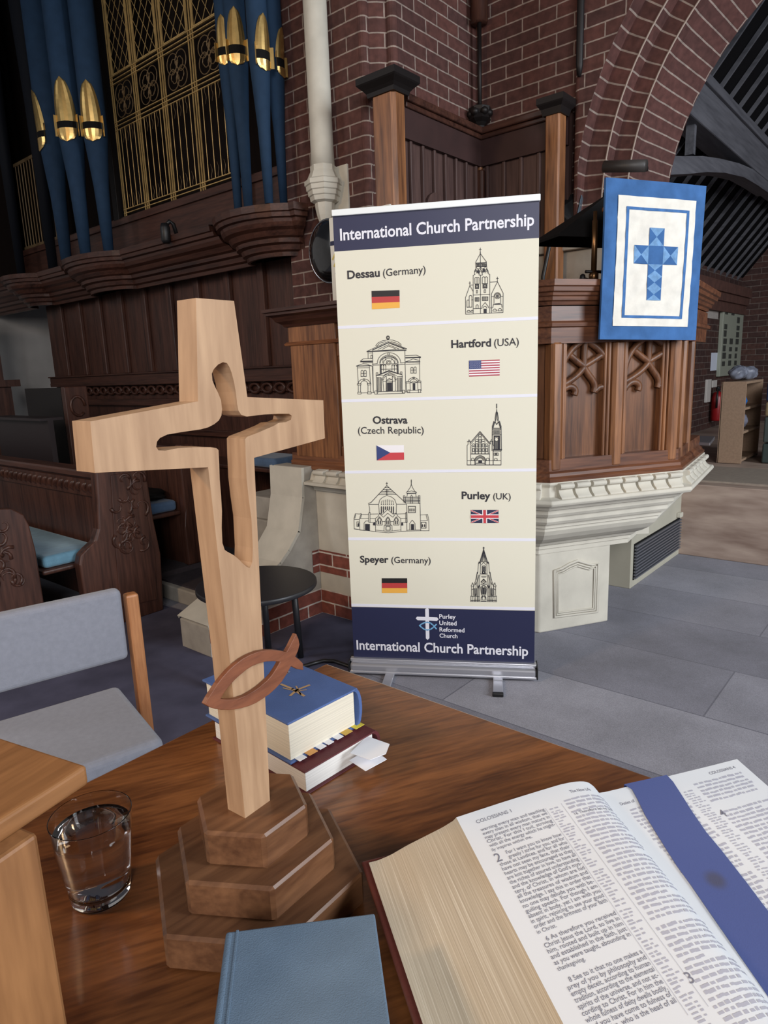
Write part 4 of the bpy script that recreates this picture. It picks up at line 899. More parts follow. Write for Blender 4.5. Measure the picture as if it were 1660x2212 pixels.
# line drawings of the churches
class Draw:
    def __init__(s, ox, oy, sc, w=.0021): s.m = MB(); s.o = (ox, oy, sc); s.w = w
    def P(s, x, y): return bp(s.o[0] + x / s.o[2], s.o[1] + y / s.o[2], .0011)
    def l(s, *pts, w=None, closed=False): s.m.stroke([s.P(*p) for p in pts], w or s.w, BN, closed)
    def box(s, x0, y0, x1, y1, w=None): s.l((x0, y0), (x1, y0), (x1, y1), (x0, y1), closed=True, w=w)
    def fill(s, *pts): poly(s.m, [s.P(*p) for p in pts])
    def arc(s, cx, cy, rx, ry=None, a0=180, a1=360, n=10, w=None):
        ry = ry or rx; s.l(*[(cx + rx * math.cos(math.radians(a0 + (a1 - a0) * i / n)), cy + ry * math.sin(math.radians(a0 + (a1 - a0) * i / n))) for i in range(n + 1)], w=w)
    def win(s, x0, x1, yt, yb, w=None): # round-headed opening
        r = (x1 - x0) / 2; s.l((x0, yb), (x0, yt + r), w=w); s.l((x1, yb), (x1, yt + r), w=w); s.arc((x0 + x1) / 2, yt + r, r, n=6, w=w); s.l((x0, yb), (x1, yb), w=w)
    def cross(s, x, y, h): s.l((x, y - h), (x, y + h)); s.l((x - h * .5, y - h * .2), (x + h * .5, y - h * .2))
    def done(s): s.m.build('church_drawing', ink, BNR)
d = Draw(990, 520, 12.29)
d.cross(593, 245, 55); d.l((593, 300), (593, 345), w=.003); d.l((470, 570), (593, 340), (755, 560)); d.l((593, 345), (598, 740)); d.l((470, 590), (755, 570)); d.l((470, 575), (478, 740), (440, 850), (450, 900), (405, 915), (405, 1940)); d.l((755, 565), (765, 740), (800, 800), (810, 880), (845, 890), (845, 1925))
d.l((475, 610), (755, 590)); d.l((478, 690), (760, 672))
for x in (490, 525, 560, 630, 665, 700, 735): d.win(x - 12, x + 12, 612, 690); 
for x in (510, 545, 580, 650, 690, 720): d.l((x, 625), (x, 690), w=.003)
for x in (470, 598, 750): d.l((x - 30, 810), (x, 745), (x + 32, 805), closed=True); d.l((x - 28, 812), (x - 28, 860)); d.l((x + 28, 812), (x + 28, 860))
d.fill((490, 830), (540, 745), (575, 830), (550, 880)); d.fill((640, 820), (675, 720), (720, 760), (715, 830), (650, 850)); d.l((480, 700), (540, 760), (598, 700), (660, 760), (740, 690)); d.l((560, 850), (560, 910), (650, 910), (650, 850))
d.l((598, 910), (598, 1935)); d.win(450, 505, 970, 1150); d.win(507, 560, 970, 1150); d.win(645, 715, 955, 1140); d.win(717, 785, 955, 1140)
for x0, x1, y0, y1 in ((465, 545, 1155, 1265), (668, 765, 1145, 1250)): d.box(x0, y0, x1, y1, w=.004); d.arc((x0 + x1) / 2, (y0 + y1) / 2, 28, a0=0, a1=360, w=.0028)
d.box(490, 1315, 518, 1390); d.box(695, 1300, 735, 1380); d.l((405, 1442), (845, 1420)); d.box(455, 1510, 560, 1605); d.box(645, 1490, 795, 1590)
for x in (475, 495, 515, 538): d.l((x, 1515), (x, 1600))
for x in (665, 690, 715, 740, 770): d.l((x, 1495), (x, 1585))
d.win(480, 538, 1700, 1800); d.l((405, 1803), (635, 1795)); d.l((635, 1795), (640, 1740), (720, 1640), (800, 1740), (810, 1785)); d.arc(715, 1790, 48); d.fill((680, 1805), (762, 1805), (762, 1920), (680, 1920))
d.l((205, 1950), (1195, 1905)); d.l((205, 1950), (200, 1510), (315, 1190), (405, 1350)); d.cross(315, 1130, 45); d.l((320, 1175), (405, 1172)); d.win(240, 295, 1570, 1760); d.win(297, 370, 1450, 1760); d.l((360, 1570), (405, 1565)); d.l((235, 1765), (375, 1760))
d.arc(283, 1890, 42, 45); d.l((240, 1895), (326, 1895)); d.arc(375, 1885, 32, 42); d.l((343, 1895), (405, 1893))
d.l((845, 1100), (1048, 1085), (1200, 1390), (1195, 1905)); d.l((1048, 1090), (890, 1410), (890, 1920)); d.cross(1048, 1010, 50); d.l((1048, 1050), (1048, 1090)); d.arc(1048, 1475, 90, 100); d.arc(1048, 1470, 68, 72, 0, 360, 18)
for x in (1020, 1048, 1076): d.l((x, 1430), (x, 1510), w=.003)
d.l((958, 1475), (958, 1690)); d.l((1138, 1475), (1138, 1680)); d.l((890, 1485), (958, 1480)); d.l((1138, 1475), (1200, 1472)); d.fill((985, 1665), (1110, 1655), (1120, 1685), (980, 1695)); d.l((925, 1780), (940, 1695), (1160, 1690), (1170, 1770)); d.arc(978, 1865, 50, 55); d.l((928, 1868), (1028, 1866)); d.arc(1115, 1858, 52, 60); d.l((1062, 1862), (1168, 1858)); d.l((845, 1785), (925, 1780)); d.done()
d = Draw(760, 715, 10.375)
d.l((815, 170), (815, 205)); d.arc(815, 148, 30, 38, 0, 360, 12, w=.0035); d.l((815, 110), (815, 185)); d.l((540, 335), (545, 320), (600, 260), (700, 215), (815, 200), (930, 205), (1040, 245), (1105, 295), (1112, 330)); d.l((560, 340), (640, 270), (760, 235)); d.l((880, 235), (1000, 270), (1095, 320))
d.l((345, 455), (820, 235), (1235, 395)); d.l((345, 455), (1235, 400)); d.l((470, 425), (825, 262), (1180, 395), w=.004); d.l((590, 415), (830, 305), (1060, 400)); d.l((690, 410), (830, 335), (990, 400)); d.l((345, 462), (1220, 430), w=.004)
d.l((470, 450), (490, 1385)); d.l((1195, 430), (1215, 1370)); d.l((370, 470), (372, 610)); d.l((395, 495), (465, 490)); d.win(430, 465, 540, 610)
d.arc(840, 720, 262, 235, 180, 360, 20); d.arc(838, 725, 208, 185, 180, 360, 18); d.arc(838, 725, 195, 160, 180, 360, 18); d.box(815, 485, 848, 545); d.l((578, 730), (470, 740), (475, 765), (625, 760)); d.l((1095, 715), (1200, 710), (1200, 745), (1050, 755))
d.arc(832, 708, 52, 52, 0, 360, 16); d.arc(832, 708, 28, 28, 0, 360, 12); d.arc(840, 730, 125, 120); d.l((690, 640), (760, 590), (920, 585), (985, 640)); d.l((760, 590), (775, 660)); d.l((910, 588), (895, 655)); d.l((700, 720), (705, 650)); d.l((968, 650), (975, 720))
for x in (640, 660, 1020, 1040): d.l((x, 745), (x + 5, 960), w=.0035)
d.l((655, 745), (790, 740)); d.l((890, 735), (1020, 730)); d.l((665, 855), (1010, 850))
for x in (715, 770, 905, 960): d.l((x, 755), (x, 900))
for x in (690, 742, 930, 985): d.arc(x, 790, 24, 35)
d.l((560, 1000), (840, 880), (1140, 985)); d.l((600, 985), (840, 900), (1100, 970), w=.0035); d.l((690, 1010), (845, 925), (1010, 1000)); d.box(552, 935, 590, 985); d.box(1095, 915, 1130, 965); d.l((545, 1000), (690, 985)); d.l((560, 1040), (660, 1045)); d.l((1020, 1025), (1140, 1020)); d.l((555, 1010), (570, 1380)); d.l((1135, 1000), (1135, 1370))
for x in (580, 610, 640, 665, 1030, 1060, 1090, 1115): d.l((x, 1050), (x + (3 if x < 800 else 0), 1355), w=.0028)
d.arc(845, 1100, 155, 140, 180, 360, 14); d.arc(845, 1100, 130, 110, 180, 360, 12); d.box(825, 960, 860, 995); d.l((780, 1020), (785, 1350)); d.l((915, 1015), (915, 1345)); d.l((700, 1090), (720, 1350)); d.l((985, 1080), (985, 1345)); d.l((715, 1130), (780, 1128)); d.l((920, 1125), (985, 1120)); d.l((785, 1105), (910, 1090)); d.l((785, 1110), (845, 1060), (905, 1090)); d.fill((792, 1155), (905, 1150), (908, 1340), (798, 1345)); d.box(775, 1130, 918, 1345)
d.l((570, 1415), (1170, 1395)); d.l((600, 1360), (1130, 1345)); d.l((570, 1410), (600, 1360)); d.l((1160, 1395), (1135, 1345)); d.box(522, 1345, 572, 1415); d.box(1140, 1325, 1190, 1395)
d.l((200, 670), (260, 625), (465, 615)); d.l((200, 675), (465, 668)); d.l((200, 690), (465, 685), w=.0035); d.l((250, 715), (465, 710)); d.l((110, 780), (250, 735), (340, 740), (460, 790)); d.l((110, 785), (440, 775), w=.004); d.l((130, 800), (150, 1190)); d.l((400, 795), (425, 1180)); d.l((465, 790), (490, 1385)); d.l((130, 825), (400, 820))
d.win(210, 262, 880, 1020); d.win(280, 330, 880, 1020); d.l((212, 950), (330, 948)); d.arc(283, 1185, 135, 110, 180, 360, 14); d.arc(283, 1190, 80, 75, 180, 360, 12); d.box(262, 1070, 292, 1115); d.box(130, 1180, 210, 1212); d.box(355, 1175, 430, 1208); d.box(150, 1212, 203, 1370); d.box(368, 1208, 425, 1365); d.box(140, 1370, 212, 1412); d.box(360, 1365, 440, 1410); d.l((212, 1388), (360, 1385)); d.l((440, 1385), (522, 1383))
d.l((1210, 555), (1450, 540), (1550, 580), (1530, 610)); d.l((1215, 600), (1545, 590), w=.0045); d.l((1210, 690), (1380, 625), (1530, 660)); d.l((1215, 695), (1530, 690), w=.0045); d.l((1525, 600), (1530, 1110)); d.l((1220, 745), (1530, 735)); d.win(1328, 1380, 810, 945); d.win(1400, 1450, 805, 945); d.l((1330, 880), (1450, 875)); d.arc(1390, 1140, 120, 95); d.arc(1392, 1140, 78, 62); d.box(1375, 1030, 1408, 1065); d.box(1225, 1135, 1315, 1165); d.box(1480, 1120, 1555, 1155); d.l((1310, 1165), (1320, 1320)); d.l((1482, 1155), (1490, 1320)); d.l((1555, 1155), (1560, 1340)); d.l((1230, 1165), (1235, 1360)); d.fill((1370, 1170), (1428, 1170), (1428, 1320), (1372, 1320)); d.l((1320, 1160), (1390, 1120), (1470, 1155), closed=True); d.l((1250, 1385), (1560, 1380)); d.l((1310, 1330), (1490, 1325)); d.box(1260, 1320, 1305, 1380); d.box(1500, 1315, 1550, 1380); d.l((1190, 1370), (1260, 1365)); d.done()
d = Draw(1000, 865, 14.75)
d.l((1085, 115), (1085, 240), w=.004); d.fill((1085, 230), (1110, 390), (1065, 390)); d.l((1065, 385), (1040, 560), (1045, 700), (1085, 770), (1130, 700), (1135, 560), (1110, 385), w=.003); d.l((1085, 390), (1060, 640)); d.l((1090, 390), (1110, 640)); d.l((1000, 660), (950, 820), (940, 1600), w=.003); d.l((1175, 660), (1225, 820), (1235, 1600), w=.003); d.l((1020, 690), (965, 880), w=.004); d.l((1150, 690), (1210, 880), w=.004); d.l((1000, 700), (1050, 700)); d.l((1130, 700), (1175, 690))
d.l((945, 880), (1225, 880), w=.003); d.l((945, 915), (1225, 915), w=.003); d.l((940, 1095), (1235, 1095), w=.003); d.box(980, 960, 1185, 1060)
for x in (1010, 1035, 1060, 1085, 1110, 1135, 1160): d.l((x, 960), (x, 1060))
d.arc(1080, 1240, 60, 60, 0, 360, 16)
for x in (1000, 1020, 1145, 1165, 1185): d.l((x, 1130), (x, 1560), w=.0026)
for x in (1045, 1070, 1100, 1125): d.l((x, 1300), (x, 1560), w=.0026)
d.l((1010, 1130), (1150, 1130)); d.l((1020, 1150), (1150, 1150), w=.004); d.l((975, 1565), (1245, 1565), w=.004); d.l((980, 1590), (1240, 1590)); d.l((980, 1620), (1225, 1620)); d.l((1225, 1600), (1225, 2050)); d.l((975, 1570), (975, 2055), w=.003)
for x in (1005, 1050, 1095): d.win(x, x + 42, 1670, 1750)
d.l((1062, 1690), (1062, 1740), w=.004); d.win(1018, 1105, 1835, 1915); d.l((735, 1920), (1225, 1920))
d.l((245, 1350), (555, 990), (875, 1370), w=.003); d.l((275, 1375), (555, 1035), (850, 1385)); d.l((145, 2055), (145, 1430), (175, 1400), (175, 1310), (205, 1250), (240, 1310), (240, 1380), (275, 1440)); d.l((150, 1315), (250, 1315), w=.003); d.l((255, 1450), (260, 2055)); d.l((850, 1440), (890, 1370), (885, 1310), (920, 1250), (960, 1300), (965, 1400), (990, 1450)); d.l((870, 1310), (965, 1305), w=.003); d.l((860, 1440), (860, 2055))
for x0, x1, yt in ((505, 605, 1085), (405, 500, 1230), (610, 710, 1230), (300, 395, 1380), (720, 815, 1380)):
    d.win(x0, x1, yt, 1700); xm = (x0 + x1) / 2; d.l((xm - 22, yt + 75), (xm - 8, yt + 75), w=.004); d.l((xm + 8, yt + 75), (xm + 22, yt + 75), w=.004); y = yt + 140
    while y < 1640: d.win(xm - 28, xm + 28, y, min(y + 110, 1690)); y += 150
d.l((265, 1705), (860, 1705), w=.003); d.arc(560, 1930, 175, 170, 180, 360, 18, w=.003); d.arc(560, 1930, 150, 140, 180, 360, 16); d.arc(560, 1930, 120, 115, 180, 360, 14); d.arc(560, 1920, 90, 85); d.l((385, 1930), (390, 2055)); d.l((735, 1930), (735, 2055)); d.l((410, 1930), (410, 2050)); d.l((710, 1930), (710, 2050)); d.fill((500, 1900), (620, 1900), (620, 1995), (500, 1995)); d.win(285, 365, 1830, 1915); d.win(760, 845, 1830, 1915); d.l((145, 1920), (385, 1920)); d.l((145, 2055), (1225, 2055), w=.003); d.l((420, 2000), (700, 2000), w=.003); d.done()
d = Draw(755, 1030, 9.222)
d.cross(748, 140, 35); d.l((385, 525), (430, 515), (748, 175), (1120, 515), w=.0026); d.l((385, 525), (390, 555), (405, 620), (405, 720)); d.l((390, 548), (580, 548)); d.l((945, 545), (1135, 545)); d.l((590, 355), (930, 352)); d.l((615, 322), (900, 322)); d.l((650, 290), (860, 288)); d.l((680, 255), (820, 255)); d.l((712, 215), (785, 215)); d.l((748, 250), (748, 350), w=.003); d.l((715, 288), (790, 285), w=.0035)
d.l((748, 355), (735, 380), (660, 410), (610, 460), (585, 545), (600, 740)); d.l((755, 355), (770, 380), (840, 400), (905, 450), (940, 545), (935, 740))
for i, x in enumerate((640, 680, 720, 760, 800, 840, 880)):
    d.fill((x - 11, 545), (x, 525), (x + 11, 545), (x, 562)); d.fill((x - 10, 600), (x, 580), (x + 10, 600), (x + 10, 735 if i in (0, 6) else (705 if i in (1, 5) else 655)), (x - 10, 735 if i in (0, 6) else (720 if i in (1, 5) else 665))); d.l((x, 515), (x + (760 - x) * .12, 450 + abs(760 - x) * .2))
d.l((600, 720), (655, 755), (765, 650), (875, 745), (935, 720)); d.l((520, 830), (575, 790), (600, 730), (680, 805), (765, 725), (870, 805), (935, 720), (965, 780), (1025, 830)); d.l((520, 830), (525, 1090)); d.l((1025, 830), (1030, 1085))
for x, yb in ((603, 960), (770, 960), (937, 960)):
    d.l((x - 55, yb), (x - 55, 900), (x - 30, 830), (x, 795), (x + 30, 830), (x + 55, 900), (x + 55, yb), (x - 55, yb)); d.l((x - 40, 870), (x, 815), (x + 40, 870))
    for s in (-22, 18): d.fill((x + s - 9, 945), (x + s - 9, 880), (x + s, 860), (x + s + 12, 880), (x + s + 12, 945))
d.l((525, 880), (550, 890)); d.l((660, 890), (715, 890)); d.l((825, 890), (885, 890)); d.l((690, 1080), (700, 965), (850, 965), (855, 1080)); d.box(733, 990, 815, 1062, w=.003); d.l((525, 1060), (640, 1075), (770, 1085), (900, 1075), (1030, 1055)); d.l((100, 1040), (300, 1065), (525, 1090), (650, 1105), (780, 1115), (900, 1105), (1030, 1085), (1150, 1080), (1430, 1075), (1590, 1075))
d.l((95, 830), (120, 735), (210, 740), (235, 730), (240, 750), (380, 750)); d.l((95, 830), (100, 1035), (200, 1050)); d.l((105, 850), (195, 850)); d.l((205, 830), (235, 740)); d.l((205, 830), (210, 1060), (315, 1070)); d.l((205, 830), (385, 830)); d.l((110, 830), (130, 750)); d.l((225, 830), (245, 755)); d.box(150, 895, 192, 990); d.fill((168, 985), (168, 940), (180, 920), (190, 940), (190, 985)); d.l((295, 1060), (295, 920), (330, 880), (380, 880)); d.fill((315, 935), (405, 940), (405, 1072), (315, 1068))
d.l((385, 720), (415, 710), (415, 905), (385, 905), closed=True); d.l((415, 742), (575, 738)); d.l((415, 830), (520, 830)); d.l((410, 910), (520, 905)); d.fill((472, 965), (475, 920), (520, 905), (520, 970)); d.l((405, 940), (405, 1075)); d.l((955, 740), (1130, 735)); d.l((1025, 830), (1140, 825)); d.l((1030, 910), (1145, 905)); d.fill((1035, 970), (1035, 930), (1055, 900), (1075, 930), (1075, 970)); d.l((1125, 710), (1150, 705), (1155, 910), (1125, 910), closed=True)
d.l((1145, 545), (1150, 1080)); d.l((1410, 530), (1425, 1075)); d.l((1130, 535), (1415, 530)); d.box(1178, 588, 1318, 712, w=.003)
for x in (1210, 1248, 1288): d.fill((x - 10, 690), (x - 10, 640), (x, 620), (x + 10, 640), (x + 10, 690))
d.l((1205, 1055), (1205, 930), (1255, 860), (1310, 930), (1315, 1050)); d.fill((1228, 940), (1290, 940), (1293, 1055), (1230, 1055)); d.l((1150, 1060), (1425, 1055))
d.l((1080, 375), (1105, 375), (1115, 400), (1120, 525), (1080, 480), closed=True); d.l((1375, 375), (1410, 375), (1410, 525), (1380, 525), closed=True); d.l((1220, 525), (1225, 385), (1240, 362), (1258, 385), (1260, 525))
for y in (405, 440, 475, 500): d.l((1080, y + 3), (1410, y), w=.003)
d.l((1150, 395), (1160, 330)); d.l((1335, 395), (1322, 330)); d.l((1135, 315), (1170, 280), (1215, 210), (1237, 150), (1260, 210), (1300, 280), (1345, 320)); d.l((1145, 300), (1240, 282), (1335, 300)); d.l((1150, 330), (1330, 325), w=.004); d.l((1237, 60), (1237, 155), w=.003); d.l((1230, 85), (1245, 85))
d.l((1425, 760), (1530, 755), (1560, 748), (1585, 860), (1590, 1075)); d.l((1425, 875), (1555, 870)); d.l((1530, 755), (1560, 870)); d.box(1435, 905, 1530, 1022, w=.003); 
for x in (1460, 1500): d.fill((x - 10, 1000), (x - 10, 960), (x, 935), (x + 10, 960), (x + 10, 1000))
d.done()
d = Draw(1000, 1170, 15.8)
d.l((718, 190), (718, 280), w=.004); d.l((695, 215), (742, 215), w=.003); d.l((590, 700), (718, 270), (850, 700), w=.0035); d.l((625, 690), (718, 320), (815, 690)); d.l((690, 690), (718, 330), (745, 690)); d.l((655, 690), (700, 450)); d.l((785, 690), (735, 450)); d.l((620, 690), (820, 690), w=.0026)
for sx in (-1, 1):
    X = lambda x: 718 + sx * (x - 718)
    d.l((X(880), 690), (X(895), 750), (X(915), 1060), (X(950), 1130), (X(1000), 1360), (X(1040), 1440), (X(1060), 1590)); d.l((X(865), 700), (X(880), 745), w=.004); d.l((X(825), 700), (X(835), 1100), (X(860), 1300), (X(880), 1580)); d.l((X(850), 700), (X(830), 760)); d.l((X(935), 1040), (X(975), 1300), w=.003); d.l((X(870), 1140), (X(910), 1300), (X(930), 1580)); d.l((X(900), 1130), (X(950), 1380), (X(985), 1580)); d.l((X(1130), 1500), (X(1100), 1400), (X(1060), 1500)); d.l((X(1145), 1500), (X(1130), 1560), (X(1130), 1840), (X(1155), 1860), (X(1160), 2050)); d.l((X(1060), 1500), (X(1075), 1840)); d.l((X(1130), 1650), (X(1040), 1600)); d.l((X(1130), 1545), (X(1060), 1520)); d.l((X(985), 1580), (X(1000), 2050)); d.l((X(930), 1580), (X(940), 2050)); d.l((X(895), 1520), (X(905), 2050)); d.l((X(860), 1590), (X(865), 2040)); d.l((X(1040), 1600), (X(1050), 1850), (X(1030), 2050)); d.l((X(1100), 1860), (X(1110), 2050)); d.l((X(860), 1870), (X(1155), 1870)); d.l((X(840), 2000), (X(1160), 2010), w=.003); d.l((X(960), 1840), (X(985), 1780), (X(1010), 1850)); d.l((X(880), 1590), (X(905), 1500), (X(930), 1590)); d.l((X(985), 1400), (X(1010), 1480), w=.003); d.l((X(830), 1590), (X(855), 1480), (X(880), 1590)); d.l((X(1015), 1600), (X(1020), 1850)); d.l((X(965), 1600), (X(970), 1840), w=.003); d.l((X(820), 1600), (X(790), 1830))
d.l((640, 800), (718, 700), (800, 800)); d.win(665, 785, 810, 1085)
for x in (685, 705, 725, 745, 765): d.l((x, 850), (x, 1000))
d.arc(718, 1045, 38, 35, 0, 360, 12, w=.004); d.l((610, 1100), (830, 1100)); d.l((640, 1130), (810, 1130)); d.l((640, 1190), (810, 1195)); d.l((650, 1215), (790, 1215)); d.l((630, 1380), (718, 1280), (805, 1380), w=.004); d.arc(718, 1400, 70, 90, w=.0026); d.arc(718, 1390, 30, 40, 0, 360, 10); d.l((620, 1440), (830, 1440)); d.l((615, 1470), (825, 1465)); d.arc(718, 1570, 90, 75); d.arc(718, 1545, 45, 45, 0, 360, 12, w=.0026); d.l((630, 1570), (800, 1575))
for x in (650, 675, 700, 718, 740, 765, 790): d.l((x, 1590), (x, 1780 + abs(718 - x) * .3), w=.0026)
d.l((630, 2000), (640, 1900), (718, 1770), (795, 1900), (805, 2000)); d.arc(718, 1930, 60, 85); d.win(672, 765, 1870, 1990); d.l((640, 2030), (800, 2030), w=.004); d.l((290, 2045), (860, 2045)); d.l((860, 2050), (1160, 2055)); d.done()
# ================================================================== TABLE AND WHAT STANDS ON IT
TZ = .93
MT['table'] = wood('table_wood', srgb(86, 50, 27), srgb(146, 93, 53), 0, 34, .30, rot=(0, 0, .5), stretch=9, bump=.10, coat=.25, spec=.5, fine=6)
MT['table_edge'] = wood('table_edge', srgb(96, 52, 24), srgb(140, 84, 44), 1, 20, .35, bump=.1)
maple = wood('maple', srgb(154, 122, 94), srgb(186, 153, 121), 2, 34, .5, stretch=10, bump=.10, spec=.3, fine=4)
plinth_w = wood('cross_base_wood', srgb(86, 56, 38), srgb(128, 89, 61), 0, 30, .34, rot=(0, 0, .1), stretch=8, bump=.12, spec=.4)
fishw = wood('fish_wood', srgb(104, 58, 36), srgb(132, 78, 50), 0, 60, .5, stretch=6, bump=.12)
TB = thing('communion_table', (.26, .03, 0), 'polished brown oak table carrying the cross and the open Bible', 'table')
mb = MB(); mb.box(-.55, .776, -.75, .808, TZ - .03, TZ); mb.build('tabletop', MT['table'], TB, bevel=.004)
mb = MB(); mb.box(-.49, .72, -.69, .75, TZ - .14, TZ - .03); mb.build('apron', MT['table_edge'], TB, bevel=.003)
for x in (-.49, .64):
    for y in (-.69, .67): mb = MB(); mb.box(x, x + .08, y, y + .08, 0, TZ - .14); mb.build('leg', MT['table_edge'], TB, bevel=.005)
# ---- wooden cross
h0 = TZ; tiers = [(.1065, .965), (.0795, 1.0), (.0555, 1.035)]
hc = V((.3495, .4785, 0))
CR = thing('wooden_cross', (hc.x, hc.y, TZ), 'pale wooden cross with cut-out figure and brown fish on hexagonal steps', 'cross')
zprev = TZ
for R, z in tiers:
    mb = MB(); mb.prism([hc + V((R * math.cos(math.radians(-58 + 60 * k)), R * math.sin(math.radians(-58 + 60 * k)), zprev)) for k in range(6)], (0, 0, z - zprev)); mb.build('base_tier', plinth_w, CR, bevel=.0028, seg=1); zprev = z
ca = math.radians(3.4); cd = V((math.cos(ca), math.sin(ca), 0)); cn = V((-cd.y, cd.x, 0)); cp = AZ(530, 1768, 1.035)
def cx_(x, y, o=0.0): return pl(x, y, cp - cn * o, cn)
out = [(423.5, 643.5), (506, 650), (534.8, 857.7), (699, 864.6), (702.4, 947), (549.5, 989), (583, 1722), (530, 1768), (495, 1409), (450, 1009.5), (205, 1021.7), (195, 910.4), (428, 867)]
def c3(x, y): return (x / 2.184, 480 + y / 2.184)
hole = [c3(*q) for q in [(1000, 715), (1010, 693), (1030, 672), (1052, 661), (1072, 665), (1084, 685), (1094, 712), (1105, 755), (1113, 800), (1120, 860), (1126, 890), (1140, 910), (1165, 917), (1210, 912), (1250, 907), (1310, 904), (1365, 904), (1378, 914), (1374, 932), (1350, 943), (1318, 946), (1290, 962), (1220, 992), (1168, 1012)]]
hole += [(530, 948.5), (531, 985), (533, 1035), (538, 1080), (543.5, 1120), (546.5, 1184), (545.5, 1215), (540, 1227), (533, 1224), (525, 1217), (515, 1207), (505, 1199), (492, 1192), (486, 1188), (481, 1173), (479.5, 1140), (480, 1105), (478, 1070), (475, 1035), (474, 1000), (472.5, 972), (468, 968), (455, 966), (420, 966), (385, 968), (357, 973.5)]
hole += [c3(*q) for q in [(748, 1076), (738, 1060), (742, 1035), (756, 1018), (790, 1002), (860, 990), (950, 977), (985, 967), (1012, 953), (1034, 935), (1046, 912), (1049, 885), (1044, 840), (1030, 805), (1015, 775), (1003, 745)]]
THK = .024
mb = MB(); O3 = [cx_(*q) for q in out]; O3[6].z = 1.035; O3[7].z = 1.035
mb.prism(O3, cn * THK, holes=[[cx_(*q) for q in hole]]); mb.build('cross', maple, CR, bevel=.0018, seg=2)
def cf(x, y): return (400 + x / 3.32, 1340 + y / 3.32)
fo = [(115, 592), (140, 545), (170, 500), (205, 445), (245, 395), (285, 350), (330, 310), (385, 268), (440, 238), (500, 215), (560, 205), (610, 205), (655, 210), (702, 220), (725, 180), (750, 130), (772, 88), (788, 125), (796, 165), (785, 210), (766, 252), (795, 275), (820, 300), (824, 350), (780, 342), (735, 320), (705, 375), (670, 430), (625, 480), (580, 520), (530, 555), (480, 585), (430, 606), (380, 620), (330, 630), (285, 633), (235, 632), (190, 625), (155, 615)]
fh = [(230, 552), (255, 508), (290, 462), (330, 418), (370, 382), (415, 345), (460, 318), (510, 298), (560, 287), (610, 285), (655, 290), (630, 335), (600, 380), (560, 425), (510, 468), (460, 502), (410, 530), (360, 548), (320, 556), (275, 558)]
mb = MB(); mb.prism([cx_(*cf(*q), o=.001) for q in fo], cn * -.005, holes=[[cx_(*cf(*q), o=.001) for q in fh]]); mb.build('fish', fishw, CR, bevel=.0008)
# ---- glass of water
gb = V((.252, .607, TZ + .0005)); vn = V((CAM.x - gb.x, CAM.y - gb.y, 0)).normalized()
rimz = pl(201, 1756, gb, vn).z; watz = pl(207, 1784, gb, vn).z
m, nt, N, L, b = newmat('clear_glass'); b.inputs['Base Color'].default_value = (1, 1, 1, 1); b.inputs['Roughness'].default_value = .0; b.inputs['IOR'].default_value = 1.45; b.inputs['Transmission Weight'].default_value = 1.0; MT['glass'] = m
m, nt, N, L, b = newmat('water'); b.inputs['Base Color'].default_value = (.97, .985, 1, 1); b.inputs['Roughness'].default_value = .0; b.inputs['IOR'].default_value = 1.33; b.inputs['Transmission Weight'].default_value = 1.0; MT['water'] = m
GL = thing('water_glass', gb, 'clear tumbler half full of water on the table beside the cross', 'glass')
H_ = rimz - gb.z; r0, r1 = .0275, .0385
ro = lambda z: r0 + (r1 - r0) * (z / H_) ** .8; ri = lambda z: ro(z) - .0008
mb = MB(); zs = [0, .0008, .003] + [H_ * k / 10 for k in range(1, 10)] + [H_ - .0025, H_ - .0009, H_ - .0003]
prf = [(.001, 0), (r0 - .003, 0)] + [(ro(z), z + .001 if z == 0 else z) for z in zs] + [(ro(H_) - .0004, H_)] + [(ri(z), z) for z in reversed(zs[4:])] + [(ri(.012), .012), (ri(.012) - .006, .0085), (.001, .0082)]
mb.lathe(gb, prf, 48, cap0=True, cap1=True); mb.build('tumbler', MT['glass'], GL)
hw = watz - gb.z
mb = MB(); pw = [(.001, .0084), (ri(.012) - .0062, .0087)] + [(ri(.012 + (hw - .012) * k / 6) - .00015, .012 + (hw - .012) * k / 6) for k in range(7)] + [(.001, hw - .0004)]
mb.lathe(gb, pw, 48); mb.build('water', MT['water'], GL)
# ---- closed books
def paper_mat(name, c, axis=2, dens=900):
    m, nt, N, L, b = newmat(name); b.inputs['Roughness'].default_value = .8; b.inputs['Specular IOR Level'].default_value = .2
    tc = N.new('ShaderNodeTexCoord'); mp = N.new('ShaderNodeMapping'); s = [2.0, 2.0, 2.0]; s[axis] = dens; mp.inputs['Scale'].default_value = s; L.new(tc.outputs['Object'], mp.inputs['Vector'])
    n = N.new('ShaderNodeTexNoise'); n.inputs['Scale'].default_value = 1; n.inputs['Detail'].default_value = 2; L.new(mp.outputs[0], n.inputs['Vector'])
    r = N.new('ShaderNodeMapRange'); r.inputs[1].default_value = .3; r.inputs[2].default_value = .7; r.inputs[3].default_value = .82; r.inputs[4].default_value = 1.06; L.new(n.outputs['Fac'], r.inputs[0])
    x = N.new('ShaderNodeVectorMath'); x.operation = 'SCALE'; x.inputs[0].default_value = c[:3]; L.new(r.outputs[0], x.inputs['Scale']); L.new(x.outputs[0], b.inputs['Base Color'])
    return m
pagec = paper_mat('page_edges', srgb(222, 214, 196)); pagew = paper_mat('page_edges_white', srgb(228, 226, 222))
def cloth(name, c, rough=.55): return plain(name, c, rough, noise=.10, nscale=24, bump=.25, bscale=900, spec=.35)
